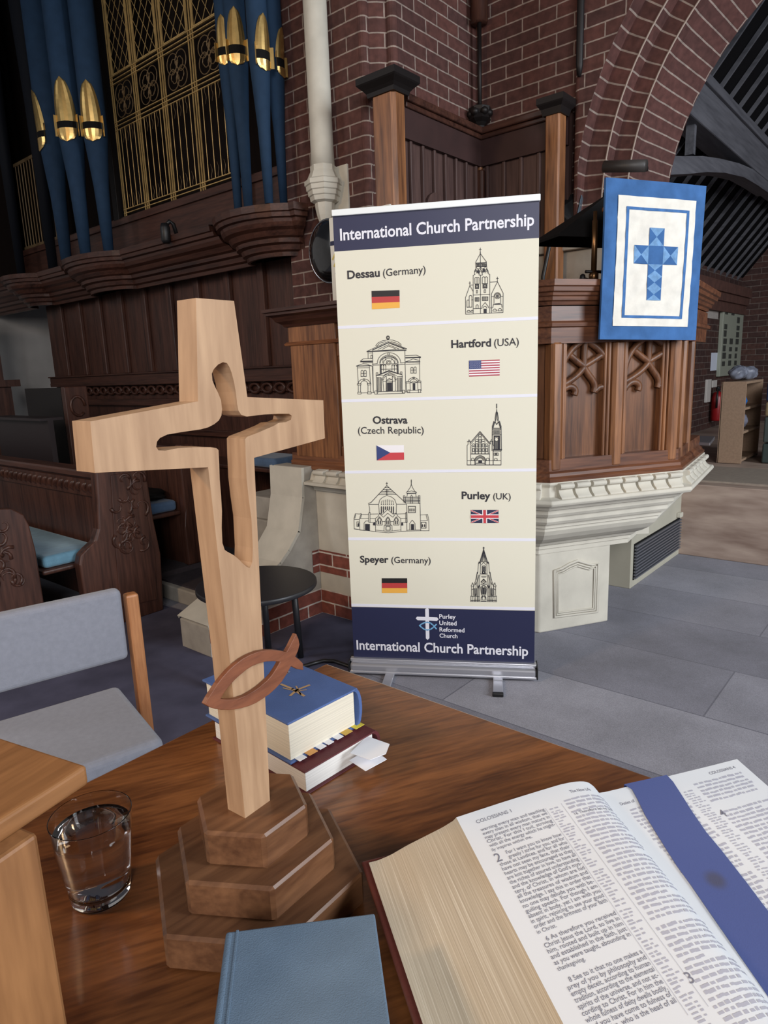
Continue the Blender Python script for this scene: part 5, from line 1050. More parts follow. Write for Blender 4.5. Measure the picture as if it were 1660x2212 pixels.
def book(name, fr, ea, eb, w, l, z0, z1, cov, pages, label, cat='book', cv=.0028, over=.004):
    """closed book lying flat: fr = front corner, ea along the head (w), eb along the fore-edge (l), spine at the far end of ea"""
    t = thing(name, (fr.x + ea.x * w / 2 + eb.x * l / 2, fr.y + ea.y * w / 2 + eb.y * l / 2, z0), label, cat); Z = V((0, 0, 1))
    f = V((fr.x, fr.y, 0))
    for za, nm in ((z0, 'cover'), (z1 - cv, 'cover')):
        mb = MB(); mb.par(f + Z * za, ea * w, eb * l, Z * cv); mb.build(nm, cov, t, bevel=.0011)
    mb = MB(); mb.par(f + ea * over + eb * over + Z * (z0 + cv), ea * (w - over - .004), eb * (l - 2 * over), Z * (z1 - z0 - 2 * cv)); mb.build('page_block', pages, t, bevel=.0006)
    mb = MB(); H = (z1 - z0) / 2; n = 8
    pts = [f + ea * (w - .004 + .011 * math.cos(-math.pi / 2 + math.pi * i / n)) + Z * (z0 + H + H * math.sin(-math.pi / 2 + math.pi * i / n)) for i in range(n + 1)]
    inn = [f + ea * (w - .006 + .008 * math.cos(-math.pi / 2 + math.pi * i / n)) + Z * (z0 + H + (H - .003) * math.sin(-math.pi / 2 + math.pi * i / n)) for i in range(n + 1)]
    mb.prism(pts + inn[::-1], eb * l); mb.build('spine', cov, t)
    return t
fr = V((.486, .580, 0)); Lc = V((.496, .769, 0)); Rc = V((.605, .569, 0)); eb = (Lc - fr).normalized(); ea = V((eb.y, -eb.x, 0))
bluec = cloth('blue_cover', srgb(76, 100, 152)); maroon = cloth('maroon_cover', srgb(88, 38, 42)); gilt = plain('gilt_print', srgb(176, 146, 108), .5)
mf = V((.487, .556, 0)); 
mB = book('maroon_book', mf, ea, eb, .126, .205, TZ, .963, maroon, pagew, 'maroon hardback with white page edges, under the blue book', cv=.0025)
bB = book('blue_bible', fr, ea, eb, .120, .190, .9635, 1.020, bluec, pagec, 'worn thick blue hardback with gilt cross, on the maroon book', cv=.003)
def on_b(u, v): return fr + ea * u + eb * v + V((0, 0, 1.0204))
mb = MB()
for pts, w in (([AZ(608 + 0, 1478, 1.0204), AZ(632, 1488, 1.0204), AZ(657, 1503, 1.0204)], .004), ([AZ(668, 1480, 1.0204), AZ(642, 1490, 1.0204), AZ(628, 1502, 1.0204)], .004), ([AZ(612, 1486, 1.0204), AZ(640, 1493, 1.0204), AZ(662, 1490, 1.0204)], .002), ([AZ(640, 1482, 1.0204), AZ(650, 1500, 1.0204)], .002)): mb.stroke(pts, w, (0, 0, 1))
mb.build('gilt_cross', gilt, bB)
mb = MB(); a_, b_ = AZ(602, 1464, 1.0203), AZ(626, 1450, 1.0203); 
for k in range(5): mb.stroke([a_.lerp(b_, k / 5), a_.lerp(b_, k / 5 + .14)], .006 if k % 2 else .004, (0, 0, 1))
mb.build('gilt_title', plain('gilt_title', srgb(120, 132, 156), .6), bB)
tabc = [plain('tab_white', srgb(226, 226, 230), .6), plain('tab_orange', srgb(208, 150, 84), .6), plain('tab_yellow', srgb(206, 190, 66), .6), plain('tab_ochre', srgb(196, 160, 70), .6)]
for k, (u, c, ww) in enumerate(((.010, 0, .012), (.026, 1, .014), (.044, 0, .011), (.058, 0, .010), (.074, 0, .011), (.088, 3, .014), (.108, 2, .016))):
    mb = MB(); mb.par(fr + ea * u + eb * -.006 + V((0, 0, .9665)), ea * ww, eb * .02, V((0, 0, .0006))); mb.build('page_tab', tabc[c], bB)
pap = plain('slip_paper', srgb(236, 238, 244), .7)
for k, q in enumerate((((757, 1626), (793, 1590), (842, 1607), (834, 1628), (800, 1641)), ((755, 1642), (790, 1622), (828, 1634), (836, 1640), (790, 1665)))):
    zs_ = .958 - k * .012; mb = MB(); P_ = [AZ(x, y, zs_) for x, y in q]; mb.prism([p + V((0, 0, 0)) for p in P_], (0, 0, -.0006)); mb.build('paper_slip', pap, mB)
# ---- blue-grey book at the front
Zb = 1.008; q = [AZ(x, y, Zb) for x, y in ((495, 2012), (810, 1972), (465, 2212), (845, 2212))]
ux = (q[1] - q[0]).normalized(); uy = V((ux.y, -ux.x, 0)); wv = (q[1] - q[0]).length
slate = cloth('slate_cover', srgb(106, 127, 148), .6)
SB = thing('blue_grey_book', (q[0] + q[1]) / 2 - V((0, 0, Zb - TZ)), 'plain blue-grey clothbound book at the bottom of the photo, below the cross', 'book')
for z in (TZ + .0005, Zb - .0035):
    mb = MB(); mb.par(V((q[0].x, q[0].y, z)), ux * wv, uy * .23, V((0, 0, .0035))); cvr = mb.build('cover', slate, SB, bevel=.0015)
mb = MB(); mb.par(V((q[0].x, q[0].y, TZ + .004)) + ux * .006 + uy * .004, ux * (wv - .010), uy * .222, V((0, 0, Zb - TZ - .0075))); mb.build('page_block', pagec, SB)
mb = MB(); mb.par(V((q[0].x, q[0].y, TZ + .0005)) - ux * .0025, ux * .006, uy * .23, V((0, 0, Zb - TZ + .0002))); mb.build('spine', slate, SB, bevel=.0025, seg=3)
mb = MB(); mb.par(V((q[0].x, q[0].y, Zb - .0002)) + ux * .0055, ux * .0022, uy * .2295, V((0, 0, .0009))); mb.build('hinge_ridge', slate, SB, bevel=.0008)
# ---- open Bible on a low rest
k_ = math.radians(-16.33); el = math.radians(8.97)
v_ = V((360 - CX, 560 - CY, F)); v_ = V((v_.dot(_A), v_.dot(_B), -v_.dot(_dn))).normalized()
E2 = v_; E1 = V((E2.y, -E2.x, 0)).normalized(); EN = E1.cross(E2)
BO = AZ(797, 1866, .975); LB_ = .252
PF = [(797, 1866), (816, 1863), (844, 1847), (880, 1826), (918.5, 1806.5), (957, 1787), (979.5, 1773), (986, 1766), (1035, 1750), (1084, 1734), (1132, 1719), (1181, 1704), (1211, 1695), (1230, 1691), (1242, 1689), (1257, 1688), (1266, 1689), (1274, 1692), (1282.5, 1698.5), (1289, 1706), (1294, 1713)]
PR = [(1294, 1713), (1304, 1712), (1326, 1707), (1354, 1700), (1400, 1689), (1444, 1677), (1520, 1658.5), (1593, 1640)]
def head(q): p = pl(q[0], q[1], BO, E2) - BO; return (p.dot(E1), max(0.0015, p.dot(EN)))
hf = [head(q) for q in PF]; hr = [head(q) for q in PR]
def S3(a, h, b, o=0.0): return BO + E1 * a + EN * (h + o) - E2 * b
class Curve:
    def __init__(s, pts): s.p = pts; s.d = [0]; [s.d.append(s.d[-1] + math.dist(pts[i - 1], pts[i])) for i in range(1, len(pts))]
    def at(s, t):
        i = 1
        while i < len(s.d) - 1 and s.d[i] < t: i += 1
        k = (t - s.d[i - 1]) / max(1e-9, s.d[i] - s.d[i - 1]); a, b = s.p[i - 1], s.p[i]
        dx, dy = b[0] - a[0], b[1] - a[1]; L_ = math.hypot(dx, dy) or 1
        return (a[0] + dx * k, a[1] + dy * k, -dy / L_, dx / L_)
    def P(s, t, b, o=0.0): a, h, nx, nh = s.at(t); return S3(a + nx * o, h + nh * o, b)
LP_, RP_ = Curve(hf[7:]), Curve(hr)
BI = thing('open_bible', S3(.22, 0, LB_ * .5), 'large open Bible with blue ribbon, lying on the table', 'book')
leather = plain('bible_cover', srgb(92, 44, 36), .5, noise=.2, nscale=30, bump=.2, bscale=300)
W_ = hr[-1][0]
mb = MB(); mb.par(S3(-.006, -.0035, -.005), E1 * (W_ + .020), E2 * -(LB_ + .010), EN * .0035); mb.build('cover', leather, BI, bevel=.0015)
mfe, nt, N, L, b = newmat('fore_edge'); b.inputs['Roughness'].default_value = .75
uvn = N.new('ShaderNodeUVMap'); uvn.uv_map = 'UVMap'; mp = N.new('ShaderNodeMapping'); mp.inputs['Scale'].default_value = (90, 1.2, 1); L.new(uvn.outputs[0], mp.inputs['Vector'])
n = N.new('ShaderNodeTexNoise'); n.inputs['Scale'].default_value = 1; n.inputs['Detail'].default_value = 4; n.inputs['Roughness'].default_value = .7; L.new(mp.outputs[0], n.inputs['Vector'])
cr = N.new('ShaderNodeValToRGB'); cr.color_ramp.elements[0].position = .3; cr.color_ramp.elements[0].color = srgb(168, 154, 134); cr.color_ramp.elements[1].position = .72; cr.color_ramp.elements[1].color = srgb(230, 222, 206); e_ = cr.color_ramp.elements.new(.55); e_.color = srgb(194, 180, 158)
L.new(n.outputs['Fac'], cr.inputs[0]); L.new(cr.outputs[0], b.inputs['Base Color'])
bpn = N.new('ShaderNodeBump'); bpn.inputs['Strength'].default_value = .4; bpn.inputs['Distance'].default_value = .001; L.new(n.outputs['Fac'], bpn.inputs['Height']); L.new(bpn.outputs['Normal'], b.inputs['Normal'])
FE = Curve(hf[:8]); page = plain('bible_page', srgb(226, 228, 231), .75, spec=.2)
mb = MB(); mb.grid(lambda u, v: FE.P(FE.d[-1] * u, LB_ * v), 20, 2); mb.build('fore_edge', mfe, BI)
# solid page blocks below the top leaves
def block(pts, name):
    mb = MB(); mb.prism([S3(a, h - .0003, 0) for a, h in pts], E2 * -LB_); return mb.build(name, pagec, BI)
block([(hf[0][0] + .002, .0)] + [(a, h) for a, h in hf[1:]] + [(hf[-1][0], 0)], 'page_block')
block([(hr[0][0], 0.0)] + hr + [(hr[-1][0] + .002, .0)], 'page_block')
mb = MB(); mb.grid(lambda u, v: LP_.P(LP_.d[-1] * u, LB_ * v, .0002), 40, 3); lpg = mb.build('left_page', page, BI)
mb = MB(); mb.grid(lambda u, v: RP_.P(RP_.d[-1] * u, LB_ * v, .0002), 24, 3); rpg = mb.build('right_page', page, BI)
inkb = plain('bible_ink', srgb(128, 128, 141), .7); inkg = plain('faint_ink', srgb(180, 180, 192), .8)
def line(mb, cv, t, t0, t1, b, size, just=True, indent=0.0, o=.0005):
    vs, fs, w = text2d(t, .004); sx = (t1 - t0 - indent) / w if just else size
    mb.add([cv.P(t0 + indent + x * sx, b - y * size, o) for x, y in vs], fs)
sc = (CAMH - .975) / (CAMH - .955)
c0, c1, pitch, sz = .0163 * sc, .0868 * sc, .00500 * sc, .0056 * sc
TXT = ['warning every man and teaching', 'every man in all wisdom, that we', 'may present every man mature in', 'Christ. For this I toil, striving', 'with all the energy which he might-', '~ily inspires within me.', None,
       '>For I want you to know how', '>greatly I strive for you, and for', 'those at Laodicea, and for all who', 'have not seen my face, that their', 'hearts may be encouraged as they', 'are knit together in love, to have all', 'the riches of assured understanding', "and the knowledge of God's mys-", 'tery, of Christ, in whom are hid', 'all the treasures of wisdom and', 'knowledge. I say this in order that', 'no one may delude you with be-', 'guiling speech. For though I am', 'absent in body, yet I am with you', 'in spirit, rejoicing to see your good', 'order and the firmness of your faith', '~in Christ.', None, '<6 As therefore you received', 'Christ Jesus the Lord, so live in', 'him, rooted and built up in him', 'and established in the faith, just', 'as you were taught, abounding in', '~thanksgiving.', None, None,
       '<8 See to it that no one makes a', 'prey of you by philosophy and', 'empty deceit, according to human', 'tradition, according to the elemental', 'spirits of the universe, and not ac-', 'cording to Christ. For in him the', 'whole fulness of deity dwells bodily,', 'and you have come to fulness of', 'life in him, who is the head of all']
mb = MB(); line(mb, LP_, 'COLOSSIANS 1', c0, c0 + .037, .0153 * sc, .0060 * sc, o=.0005)
b_ = .0256 * sc; bb = None
for t in TXT:
    if t is None: b_ += pitch * .55; continue
    if t[0] == '>':
        if bb is None: bb = b_
        line(mb, LP_, t[1:], c0, c1, b_, sz, True, .011)
    elif t[0] == '<': line(mb, LP_, t[1:], c0, c1, b_, sz, True, .004)
    elif t[0] == '~': line(mb, LP_, t[1:], c0, c1, b_, sz * .88, False)
    else: line(mb, LP_, t, c0, c1, b_, sz)
    b_ += pitch
line(mb, LP_, '2', c0 - .001, c0 + .0065, bb + pitch * .95, .0130, False)
tL = LP_.d[-1]
line(mb, LP_, 'The New Life', .118, .142, .0135, .0052, True); line(mb, LP_, '16 Therefore let no one', .107, .152, .0395, .0048, True); line(mb, LP_, '3', .1010, .107, .205, .012, False)
mb.build('left_page_text', inkb, lpg)
rnd = random.Random(3)
def words(mb, cv, t0, t1, b0, b1, p, h, gapc=.06, dens=1.0, mx=.011):
    b = b0
    while b < b1:
        if rnd.random() < gapc: b += p * .8
        t = t0 + rnd.random() * .002; te = t1 - rnd.random() * .004 if rnd.random() < .88 else t0 + (t1 - t0) * (.3 + .5 * rnd.random())
        while t < te - .002:
            w = min(te - t, .0022 + rnd.random() * mx * .75); hh = h * (.75 + .4 * rnd.random()); n_ = max(1, int(w / .003))
            for i in range(n_):
                x0, x1 = t + w * i / n_, t + w * (i + 1) / n_; y = b + .0003 * math.sin(i * 2 + b * 900)
                mb.add([cv.P(x0, y, .0004), cv.P(x1, y, .0004), cv.P(x1, y - hh, .0004), cv.P(x0, y - hh, .0004)], [(0, 1, 2, 3)])
            t += w + .0011 + rnd.random() * .0012
        b += p
mb = MB(); words(mb, LP_, .105, min(.160, tL - .012), .0215, .036, pitch, .0024); words(mb, LP_, .105, min(.160, tL - .012), .0435, LB_ - .012, pitch, .0024)
words(mb, LP_, .0865, .0995, .026, LB_ - .012, .0031, .0014, .02, mx=.006)
mb.build('left_page_small_print', inkg, lpg)
for t in (.0848, .1020):
    mb = MB(); mb.stroke([LP_.P(t, .022 + i * .02, .0004) for i in range(11)], .00035, EN); mb.build('column_rule', inkg, lpg)
mb = MB(); tR = RP_.d[-1]
words(mb, RP_, .016, .082, .030, LB_ - .012, pitch, .0024); words(mb, RP_, .104, tR - .010, .020, .048, pitch, .0024); words(mb, RP_, .104, tR - .010, .056, LB_ - .012, pitch, .0024); words(mb, RP_, .0850, .1010, .026, LB_ - .012, .0031, .0014, .02, mx=.006)
mb.build('right_page_small_print', inkg, rpg)
mb = MB(); line(mb, RP_, 'Duties of', .013, .030, .021, .0052, True); line(mb, RP_, 'COLOSSIANS 4', tR - .046, tR - .012, .0115, .0052, True); line(mb, RP_, '4', .1015, .107, .064, .0125, False); mb.build('right_page_text', inkb, rpg)
# ribbon marker laid over the right page
o_ = S3(hr[3][0], hr[3][1], 0); nR = ((S3(hr[6][0], hr[6][1], 0) - o_).cross(E2)).normalized()
def rp(x, y, o=.0016): return pl(1200 + x / 3.609, 1640 + y / 3.609, o_ + nR * (o if nR.z > 0 else -o), nR)
lft = [(548, 205), (600, 232), (640, 305), (700, 430), (780, 560), (880, 720), (950, 830), (1060, 980), (1170, 1140), (1330, 1370), (1560, 1700), (1740, 1960)]
rgt = [(880, 132), (920, 175), (985, 275), (1070, 410), (1180, 570), (1290, 700), (1380, 815), (1505, 975), (1620, 1130), (1800, 1360), (2060, 1690), (2260, 1940)]
rib, nt, N, L, b = newmat('ribbon'); b.inputs['Roughness'].default_value = .7; b.inputs['Sheen Weight'].default_value = .3
tc = N.new('ShaderNodeTexCoord'); gs = N.new('ShaderNodeVectorMath'); gs.operation = 'DISTANCE'
st0 = rp(1250, 940) - S3(.22, 0, LB_ * .5); L.new(tc.outputs['Object'], gs.inputs[0]); gs.inputs[1].default_value = st0
mr = N.new('ShaderNodeMapRange'); mr.inputs[1].default_value = .0035; mr.inputs[2].default_value = .013; mr.inputs[3].default_value = .75; mr.inputs[4].default_value = 0; mr.interpolation_type = 'SMOOTHSTEP'; L.new(gs.outputs['Value'], mr.inputs[0])
mx = N.new('ShaderNodeMix'); mx.data_type = 'RGBA'; mx.inputs['A'].default_value = srgb(62, 78, 140); mx.inputs['B'].default_value = srgb(62, 60, 78); L.new(mr.outputs[0], mx.inputs['Factor']); L.new(mx.outputs['Result'], b.inputs['Base Color'])
n = N.new('ShaderNodeTexNoise'); n.inputs['Scale'].default_value = 900; L.new(tc.outputs['Object'], n.inputs['Vector']); bpn = N.new('ShaderNodeBump'); bpn.inputs['Strength'].default_value = .15; L.new(n.outputs['Fac'], bpn.inputs['Height']); L.new(bpn.outputs['Normal'], b.inputs['Normal'])
mb = MB(); A_ = [rp(*p) for p in lft]; B_ = [rp(*p) for p in rgt]
A_ = [A_[0] + E2 * .002 - EN * .012, A_[0] + E2 * .002] + A_[1:]; B_ = [B_[0] + E2 * .002 - EN * .012, B_[0] + E2 * .002] + B_[1:]
for i in range(len(A_) - 1):
    d_ = EN * -.0006
    mb.add([A_[i], B_[i], B_[i + 1], A_[i + 1]], [(0, 1, 2, 3)], smooth=True); mb.add([A_[i] + d_, B_[i] + d_, B_[i + 1] + d_, A_[i + 1] + d_], [(3, 2, 1, 0)], smooth=True)
    mb.quad(A_[i], A_[i + 1], A_[i + 1] + d_, A_[i] + d_); mb.quad(B_[i + 1], B_[i], B_[i] + d_, B_[i + 1] + d_)
mb.build('ribbon_marker', rib, BI)
# low wedge rest under the Bible
mb = MB(); a0 = S3(.03, -.0036, .01); a1 = S3(W_ - .02, -.0036, .01); b0_ = S3(.03, -.0036, LB_ - .01); b1_ = S3(W_ - .02, -.0036, LB_ - .01); g = lambda p: V((p.x, p.y, TZ))
vs = [a0, a1, b1_, b0_, g(a0), g(a1), g(b1_), g(b0_)]; mb.add(vs, [(0, 3, 2, 1), (4, 5, 6, 7), (0, 1, 5, 4), (1, 2, 6, 5), (2, 3, 7, 6), (3, 0, 4, 7)])
mb.build('book_rest', MT['oak_h'], label='low oak wedge under the open Bible', cat='book rest')
# ---- light oak reading stand at the left edge
ltw = wood('light_oak', srgb(124, 84, 50), srgb(162, 114, 72), 0, 26, .45, rot=(0, 0, -.25), stretch=10, bump=.12, spec=.4)
ltv = wood('light_oak_post', srgb(124, 84, 52), srgb(158, 112, 72), 2, 26, .45, stretch=10, bump=.12, spec=.4)
ZL = 1.15; lc = AZ(188, 1652, ZL); lb = AZ(0, 1592, ZL); lf = AZ(0, 1772, ZL); u_ = (lf - lc).normalized(); w_ = (lb - lc).normalized(); w_ = (w_ - u_ * w_.dot(u_)).normalized()
LT = thing('reading_stand', (lc + u_ * .15 + w_ * .1) - V((0, 0, ZL - TZ)), 'light oak stand with a flat top at the left edge, beside the water glass', 'stand')
mb = MB(); mb.par(lc - V((0, 0, .0165)), u_ * .30, w_ * .22, V((0, 0, .0165))); mb.build('top_board', ltw, LT, bevel=.003, seg=3)
pr = AZ(82, 1800, ZL - .017); pr = V((pr.x, pr.y, TZ))
mb = MB(); mb.par(pr, u_ * .075, w_ * .06, V((0, 0, ZL - .0165 - TZ))); mb.build('post', ltv, LT, bevel=.003)
mb = MB(); mb.par(pr + u_ * .16, u_ * .05, w_ * .06, V((0, 0, ZL - .0165 - TZ))); mb.build('post', ltv, LT, bevel=.003)
# ---- upholstered chair behind the table
ch_a = math.radians(-13.0); du = V((math.cos(ch_a), math.sin(ch_a), 0)); dv = V((du.y, -du.x, 0))       # du: to its right in view, dv: towards the viewer
FRc = AZ(355, 1598, .45); grey = plain('chair_fabric', srgb(136, 138, 148), .95, noise=.06, nscale=60, bump=.5, bscale=500, spec=.1, sheen=.2)
beech = wood('beech', srgb(150, 96, 58), srgb(184, 128, 84), 2, 26, .45, stretch=10)
CH = thing('upholstered_chair', V((FRc.x, FRc.y, 0)) - du * .26 - dv * .22, 'grey upholstered chair with pale wooden frame behind the table', 'chair')
def soft(p, ex, ey, ez, name, mat, bev): mb = MB(); mb.par(p, ex, ey, ez); return mb.build(name, mat, CH, bevel=bev, seg=4)
Wc, Dc = .54, .44; f0 = V((FRc.x, FRc.y, 0))
soft(f0 + V((0, 0, .39)) , du * -Wc, dv * -Dc, V((0, 0, .065)), 'seat', grey, .022)
rr_ = f0 - dv * (Dc + .02)
tr = pl(262, 1273, rr_, dv); brp = pl(286, 1422, rr_, dv)
soft(V((tr.x, tr.y, brp.z)), du * -.52, dv * -.05, V((0, 0, tr.z - brp.z)) - dv * .0, 'backrest', grey, .018)
pt = pl(290, 1284, rr_, dv)
for k in (0, 1):
    o_ = V((tr.x, tr.y, 0)) + du * (.012 if k == 0 else -.575); mb = MB(); mb.par(o_, du * .042, dv * -.045, V((0, 0, pt.z))); mb.build('back_post', beech, CH, bevel=.008)
    o_ = f0 + dv * -.02 + du * (-.03 if k == 0 else -Wc - .01); mb = MB(); mb.par(o_, du * .04, dv * -.04, V((0, 0, .39))); mb.build('front_leg', beech, CH, bevel=.006)
    o2 = o_ + V((0, 0, .345)); mb = MB(); mb.par(o2, du * .03, dv * -(Dc + .03), V((0, 0, .045))); mb.build('side_rail', beech, CH, bevel=.004)
# ---- round black side table
sc_ = AZ(555, 1258, .47); rs = .285
ST = thing('round_side_table', V((sc_.x, sc_.y, 0)), 'small round black side table in front of the stone parapet', 'side table')
satin = plain('black_satin', srgb(34, 34, 38), .42, spec=.5)
mb = MB(); mb.lathe((sc_.x, sc_.y, .445), [(rs - .004, 0), (rs, .004), (rs, .021), (rs - .004, .025)], 56); mb.build('tabletop', satin, ST)
for x, y in ((655, 1418), (590, 1376)):
    p = AZ(x, y, 0); q_ = V((sc_.x, sc_.y, 0)); d_ = (p - q_); d_ = d_ * min(1, .24 / d_.length)
    for sg in (1, -1):
        mb = MB(); c_ = q_ + d_ * sg; mb.tube([(c_.x, c_.y, 0), (c_.x - d_.x * sg * .08, c_.y - d_.y * sg * .08, .445)], .0165, 12); mb.build('leg', satin, ST)
# ================================================================== CHOIR STALLS AND BACKGROUND THINGS
cush = plain('cushion_blue', srgb(98, 138, 158), .9, noise=.12, nscale=20, bump=.3, bscale=300, sheen=.2); cushd = plain('cushion_dark_blue', srgb(74, 98, 128), .9, noise=.12, nscale=20, bump=.3, bscale=300, sheen=.2)
od, odh = MT['oak_dark'], MT['oak_dark_h']
YN = 3.71; YFAR = 7.4
def xz(pts, y): return [V((AY(px, py, y).x, y, AY(px, py, y).z)) for px, py in pts]
def rosettes(mb, x0, x1, z0, z1, y, n, seed):
    r_ = random.Random(seed)
    for i in range(n):
        cx, cz = x0 + (x1 - x0) * r_.random(), z0 + (z1 - z0) * r_.random(); R = .03 + .035 * r_.random(); a0 = r_.random() * 6
        pts = [(cx + R * (1 - .08 * k) * math.cos(a0 + k * .5), y + .001, cz + R * (1 - .08 * k) * math.sin(a0 + k * .5)) for k in range(10)]; mb.tube(pts, [.011, .010, .009, .008, .007, .006, .005, .004, .003, .002], 6)
# pew with the tall carved end
PE = thing('choir_pew', (1.9, 6.0, 0), 'carved oak choir pew with shaped end and blue cushion, behind the grey chair', 'pew')
o2 = [(2.17, 0), (2.19, .36), (2.165, .60), (2.15, .96), (2.05, 1.0), (1.86, 1.0), (1.835, .93), (1.825, .75), (1.81, .60), (1.78, .53), (1.73, .50), (1.69, .47), (1.675, .42), (1.68, .20), (1.69, 0)]
mb = MB(); mb.prism([V((x, YN, z)) for x, z in o2], (0, .07, 0)); end = mb.build('pew_end', od, PE, bevel=.012, seg=3)
mb = MB(); mb.prism([V((x, YN - .006, z)) for x, z in [(2.13, .08), (2.15, .36), (2.125, .60), (2.11, .90), (1.92, .90), (1.90, .60), (1.88, .10)]], (0, .02, 0)); mb.build('end_panel', od, PE, bevel=.006)
mb = MB(); rosettes(mb, 1.93, 2.10, .42, .88, YN - .006, 26, 4); mb.build('end_carving', od, PE)
mb = MB(); mb.box(1.88, 1.94, YN + .06, YFAR, .10, .90); mb.build('backrest', od, PE, bevel=.004)
mb = MB(); mb.sweep([(1.94, YFAR), (1.94, YN + .06)], [(0, .87), (.075, .87), (.085, .885), (.10, .89), (.10, .915), (.09, .925), (0, .93)]); mb.build('top_rail', odh, PE)
mb = MB()
for i in range(int((YFAR - YN - .1) / .075)):
    y = YN + .11 + i * .075; mb.tube([(1.872, y, .855), (1.860, y + .02, .835), (1.858, y + .03, .81), (1.87, y + .015, .785)], [.010, .018, .016, .006], 7)
mb.build('leaf_carving', od, PE)
mb = MB(); mb.box(1.86, 1.88, YN + .07, YFAR, .77, .87); mb.build('frieze_board', od, PE)
mb = MB(); mb.box(1.50, 1.90, YN + .07, YFAR, .385, .415); mb.build('seat', od, PE, bevel=.012, seg=3)
def cushion(name, x0, x1, y0, y1, z0, z1, mat, label, bev=.025):
    mb = MB(); mb.box(x0, x1, y0, y1, z0, z1); return mb.build(name, mat, bevel=bev, seg=4, label=label, cat='cushion')
cushion('pew_cushion', 1.52, 1.86, YN + .09, 6.6, .4155, .485, cush, 'pale blue seat cushion on the carved pew, nearest the grey chair')
# front desk of the stalls with its low round-topped end
DE = thing('choir_desk', (1.25, 6.0, 0), 'low carved oak desk with a round-topped end at the left edge', 'pew desk')
pts = [(1.46, 0), (1.455, .55), (1.44, .70), (1.42, .76), (1.37, .80), (1.28, .815), (1.18, .80), (1.10, .74), (1.08, 0)]
mb = MB(); mb.prism([V((x, YN, z)) for x, z in pts], (0, .07, 0)); mb.build('desk_end', od, DE, bevel=.012, seg=3)
mb = MB(); rosettes(mb, 1.15, 1.38, .40, .74, YN, 22, 9); mb.build('end_carving', od, DE)
mb = MB(); mb.box(1.12, 1.16, YN + .06, YFAR, .05, .74); mb.build('front_board', od, DE); mb = MB(); mb.box(1.05, 1.30, YN + .06, YFAR, .74, .765); mb.build('book_slope', odh, DE, bevel=.006)
# raised platform and the rows behind
mb = MB(); mb.box(2.22, 3.36, 4.02, 7.5, 0, .14); mb.build('stall_platform', plain('platform_carpet', srgb(60, 52, 56), .95, noise=.15, nscale=40), label='low carpeted platform under the rear choir stalls', cat='platform')
mb = MB(); mb.box(2.30, 2.64, 3.50, 4.0, 0, .10); sst = thing('stone_step', (2.47, 3.75, 0), 'pale stone step with dark carpet top on the floor beside the choir pew', 'step'); mb.build('stone', MT['stone_grey'], sst, bevel=.008)
mb = MB(); mb.box(2.34, 2.64, 3.53, 4.0, .10, .112); mb.build('carpet', plain('step_carpet', srgb(58, 50, 56), .95, noise=.15, nscale=40), sst)
mb = MB(); mb.prism([V((-1.5, 1.2, 0)), V((1.6, 1.2, 0)), V((1.6, 2.13, 0)), V((2.715, 2.13, 0)), V((2.715, 2.83, 0)), V((2.29, 2.83, 0)), V((2.2, 4.0, 0)), V((-1.5, 4.0, 0))], (0, 0, .001)); mb.build('floor', plain('dark_floor_area', srgb(84, 84, 104), .95, noise=.22, nscale=5, bump=.4, bscale=300, spec=.1), kind='structure')  # thin, darker blue-grey sheet over part of the floor
P2_ = thing('choir_pew', (2.5, 4.8, .14), 'dark oak choir pew on the platform, second row behind the grey chair', 'pew')
mb = MB(); mb.box(2.25, 2.60, 4.08, 5.2, .50, .53); mb.build('seat', od, P2_, bevel=.01, seg=3)
mb = MB(); mb.box(2.60, 2.65, 4.08, 5.2, .14, .95); mb.build('backrest', od, P2_); mb = MB(); mb.box(2.58, 2.70, 4.09, 5.2, .95, .98); mb.build('top_rail', odh, P2_, bevel=.006)
mb = MB(); mb.prism([V((x, 4.02, z)) for x, z in [(2.73, .14), (2.72, .96), (2.70, .99), (2.60, .99), (2.585, .95), (2.59, .50), (2.575, .40), (2.58, .14)]], (0, .06, 0)); mb.build('pew_end', od, P2_, bevel=.01)
cushion('pew_cushion', 2.27, 2.585, 4.10, 5.15, .5305, .605, cushd, 'mid-blue seat cushion on the second-row pew, seen left of the cross shaft')
mb = MB(); mb.blob((2.44, 4.32, .648), .13, .20, .043, 8, .3, 18)
mb.build('folded_gown', MT['blackmat'], label='crumpled black cloth lying on the second-row pew cushion', cat='cloth')
p3 = AX(576, 1002, 3.05); z3 = p3.z
P3_ = thing('choir_bench', (3.2, p3.y + .8, .14), 'oak bench against the organ panelling, top row seen under the cross arm', 'bench')
mb = MB(); mb.box(3.03, 3.35, p3.y - .10, p3.y + 2.2, z3 - .06, z3 - .03); mb.build('seat', od, P3_, bevel=.008)
mb = MB(); mb.box(3.06, 3.10, max(4.09, p3.y - .1), p3.y + 2.2, .14, z3 - .06); mb.build('front_board', od, P3_)
mb = MB(); mb.box(3.28, 3.35, p3.y - .10, p3.y - .04, .0 if p3.y < 4 else .14, z3 - .06); mb.build('leg', od, P3_)
cushion('pew_cushion', 3.05, 3.33, p3.y - .09, p3.y + .33, z3 - .0295, z3 + .04, cushd, 'blue seat cushion on the top bench, between the cross and the oak screen')
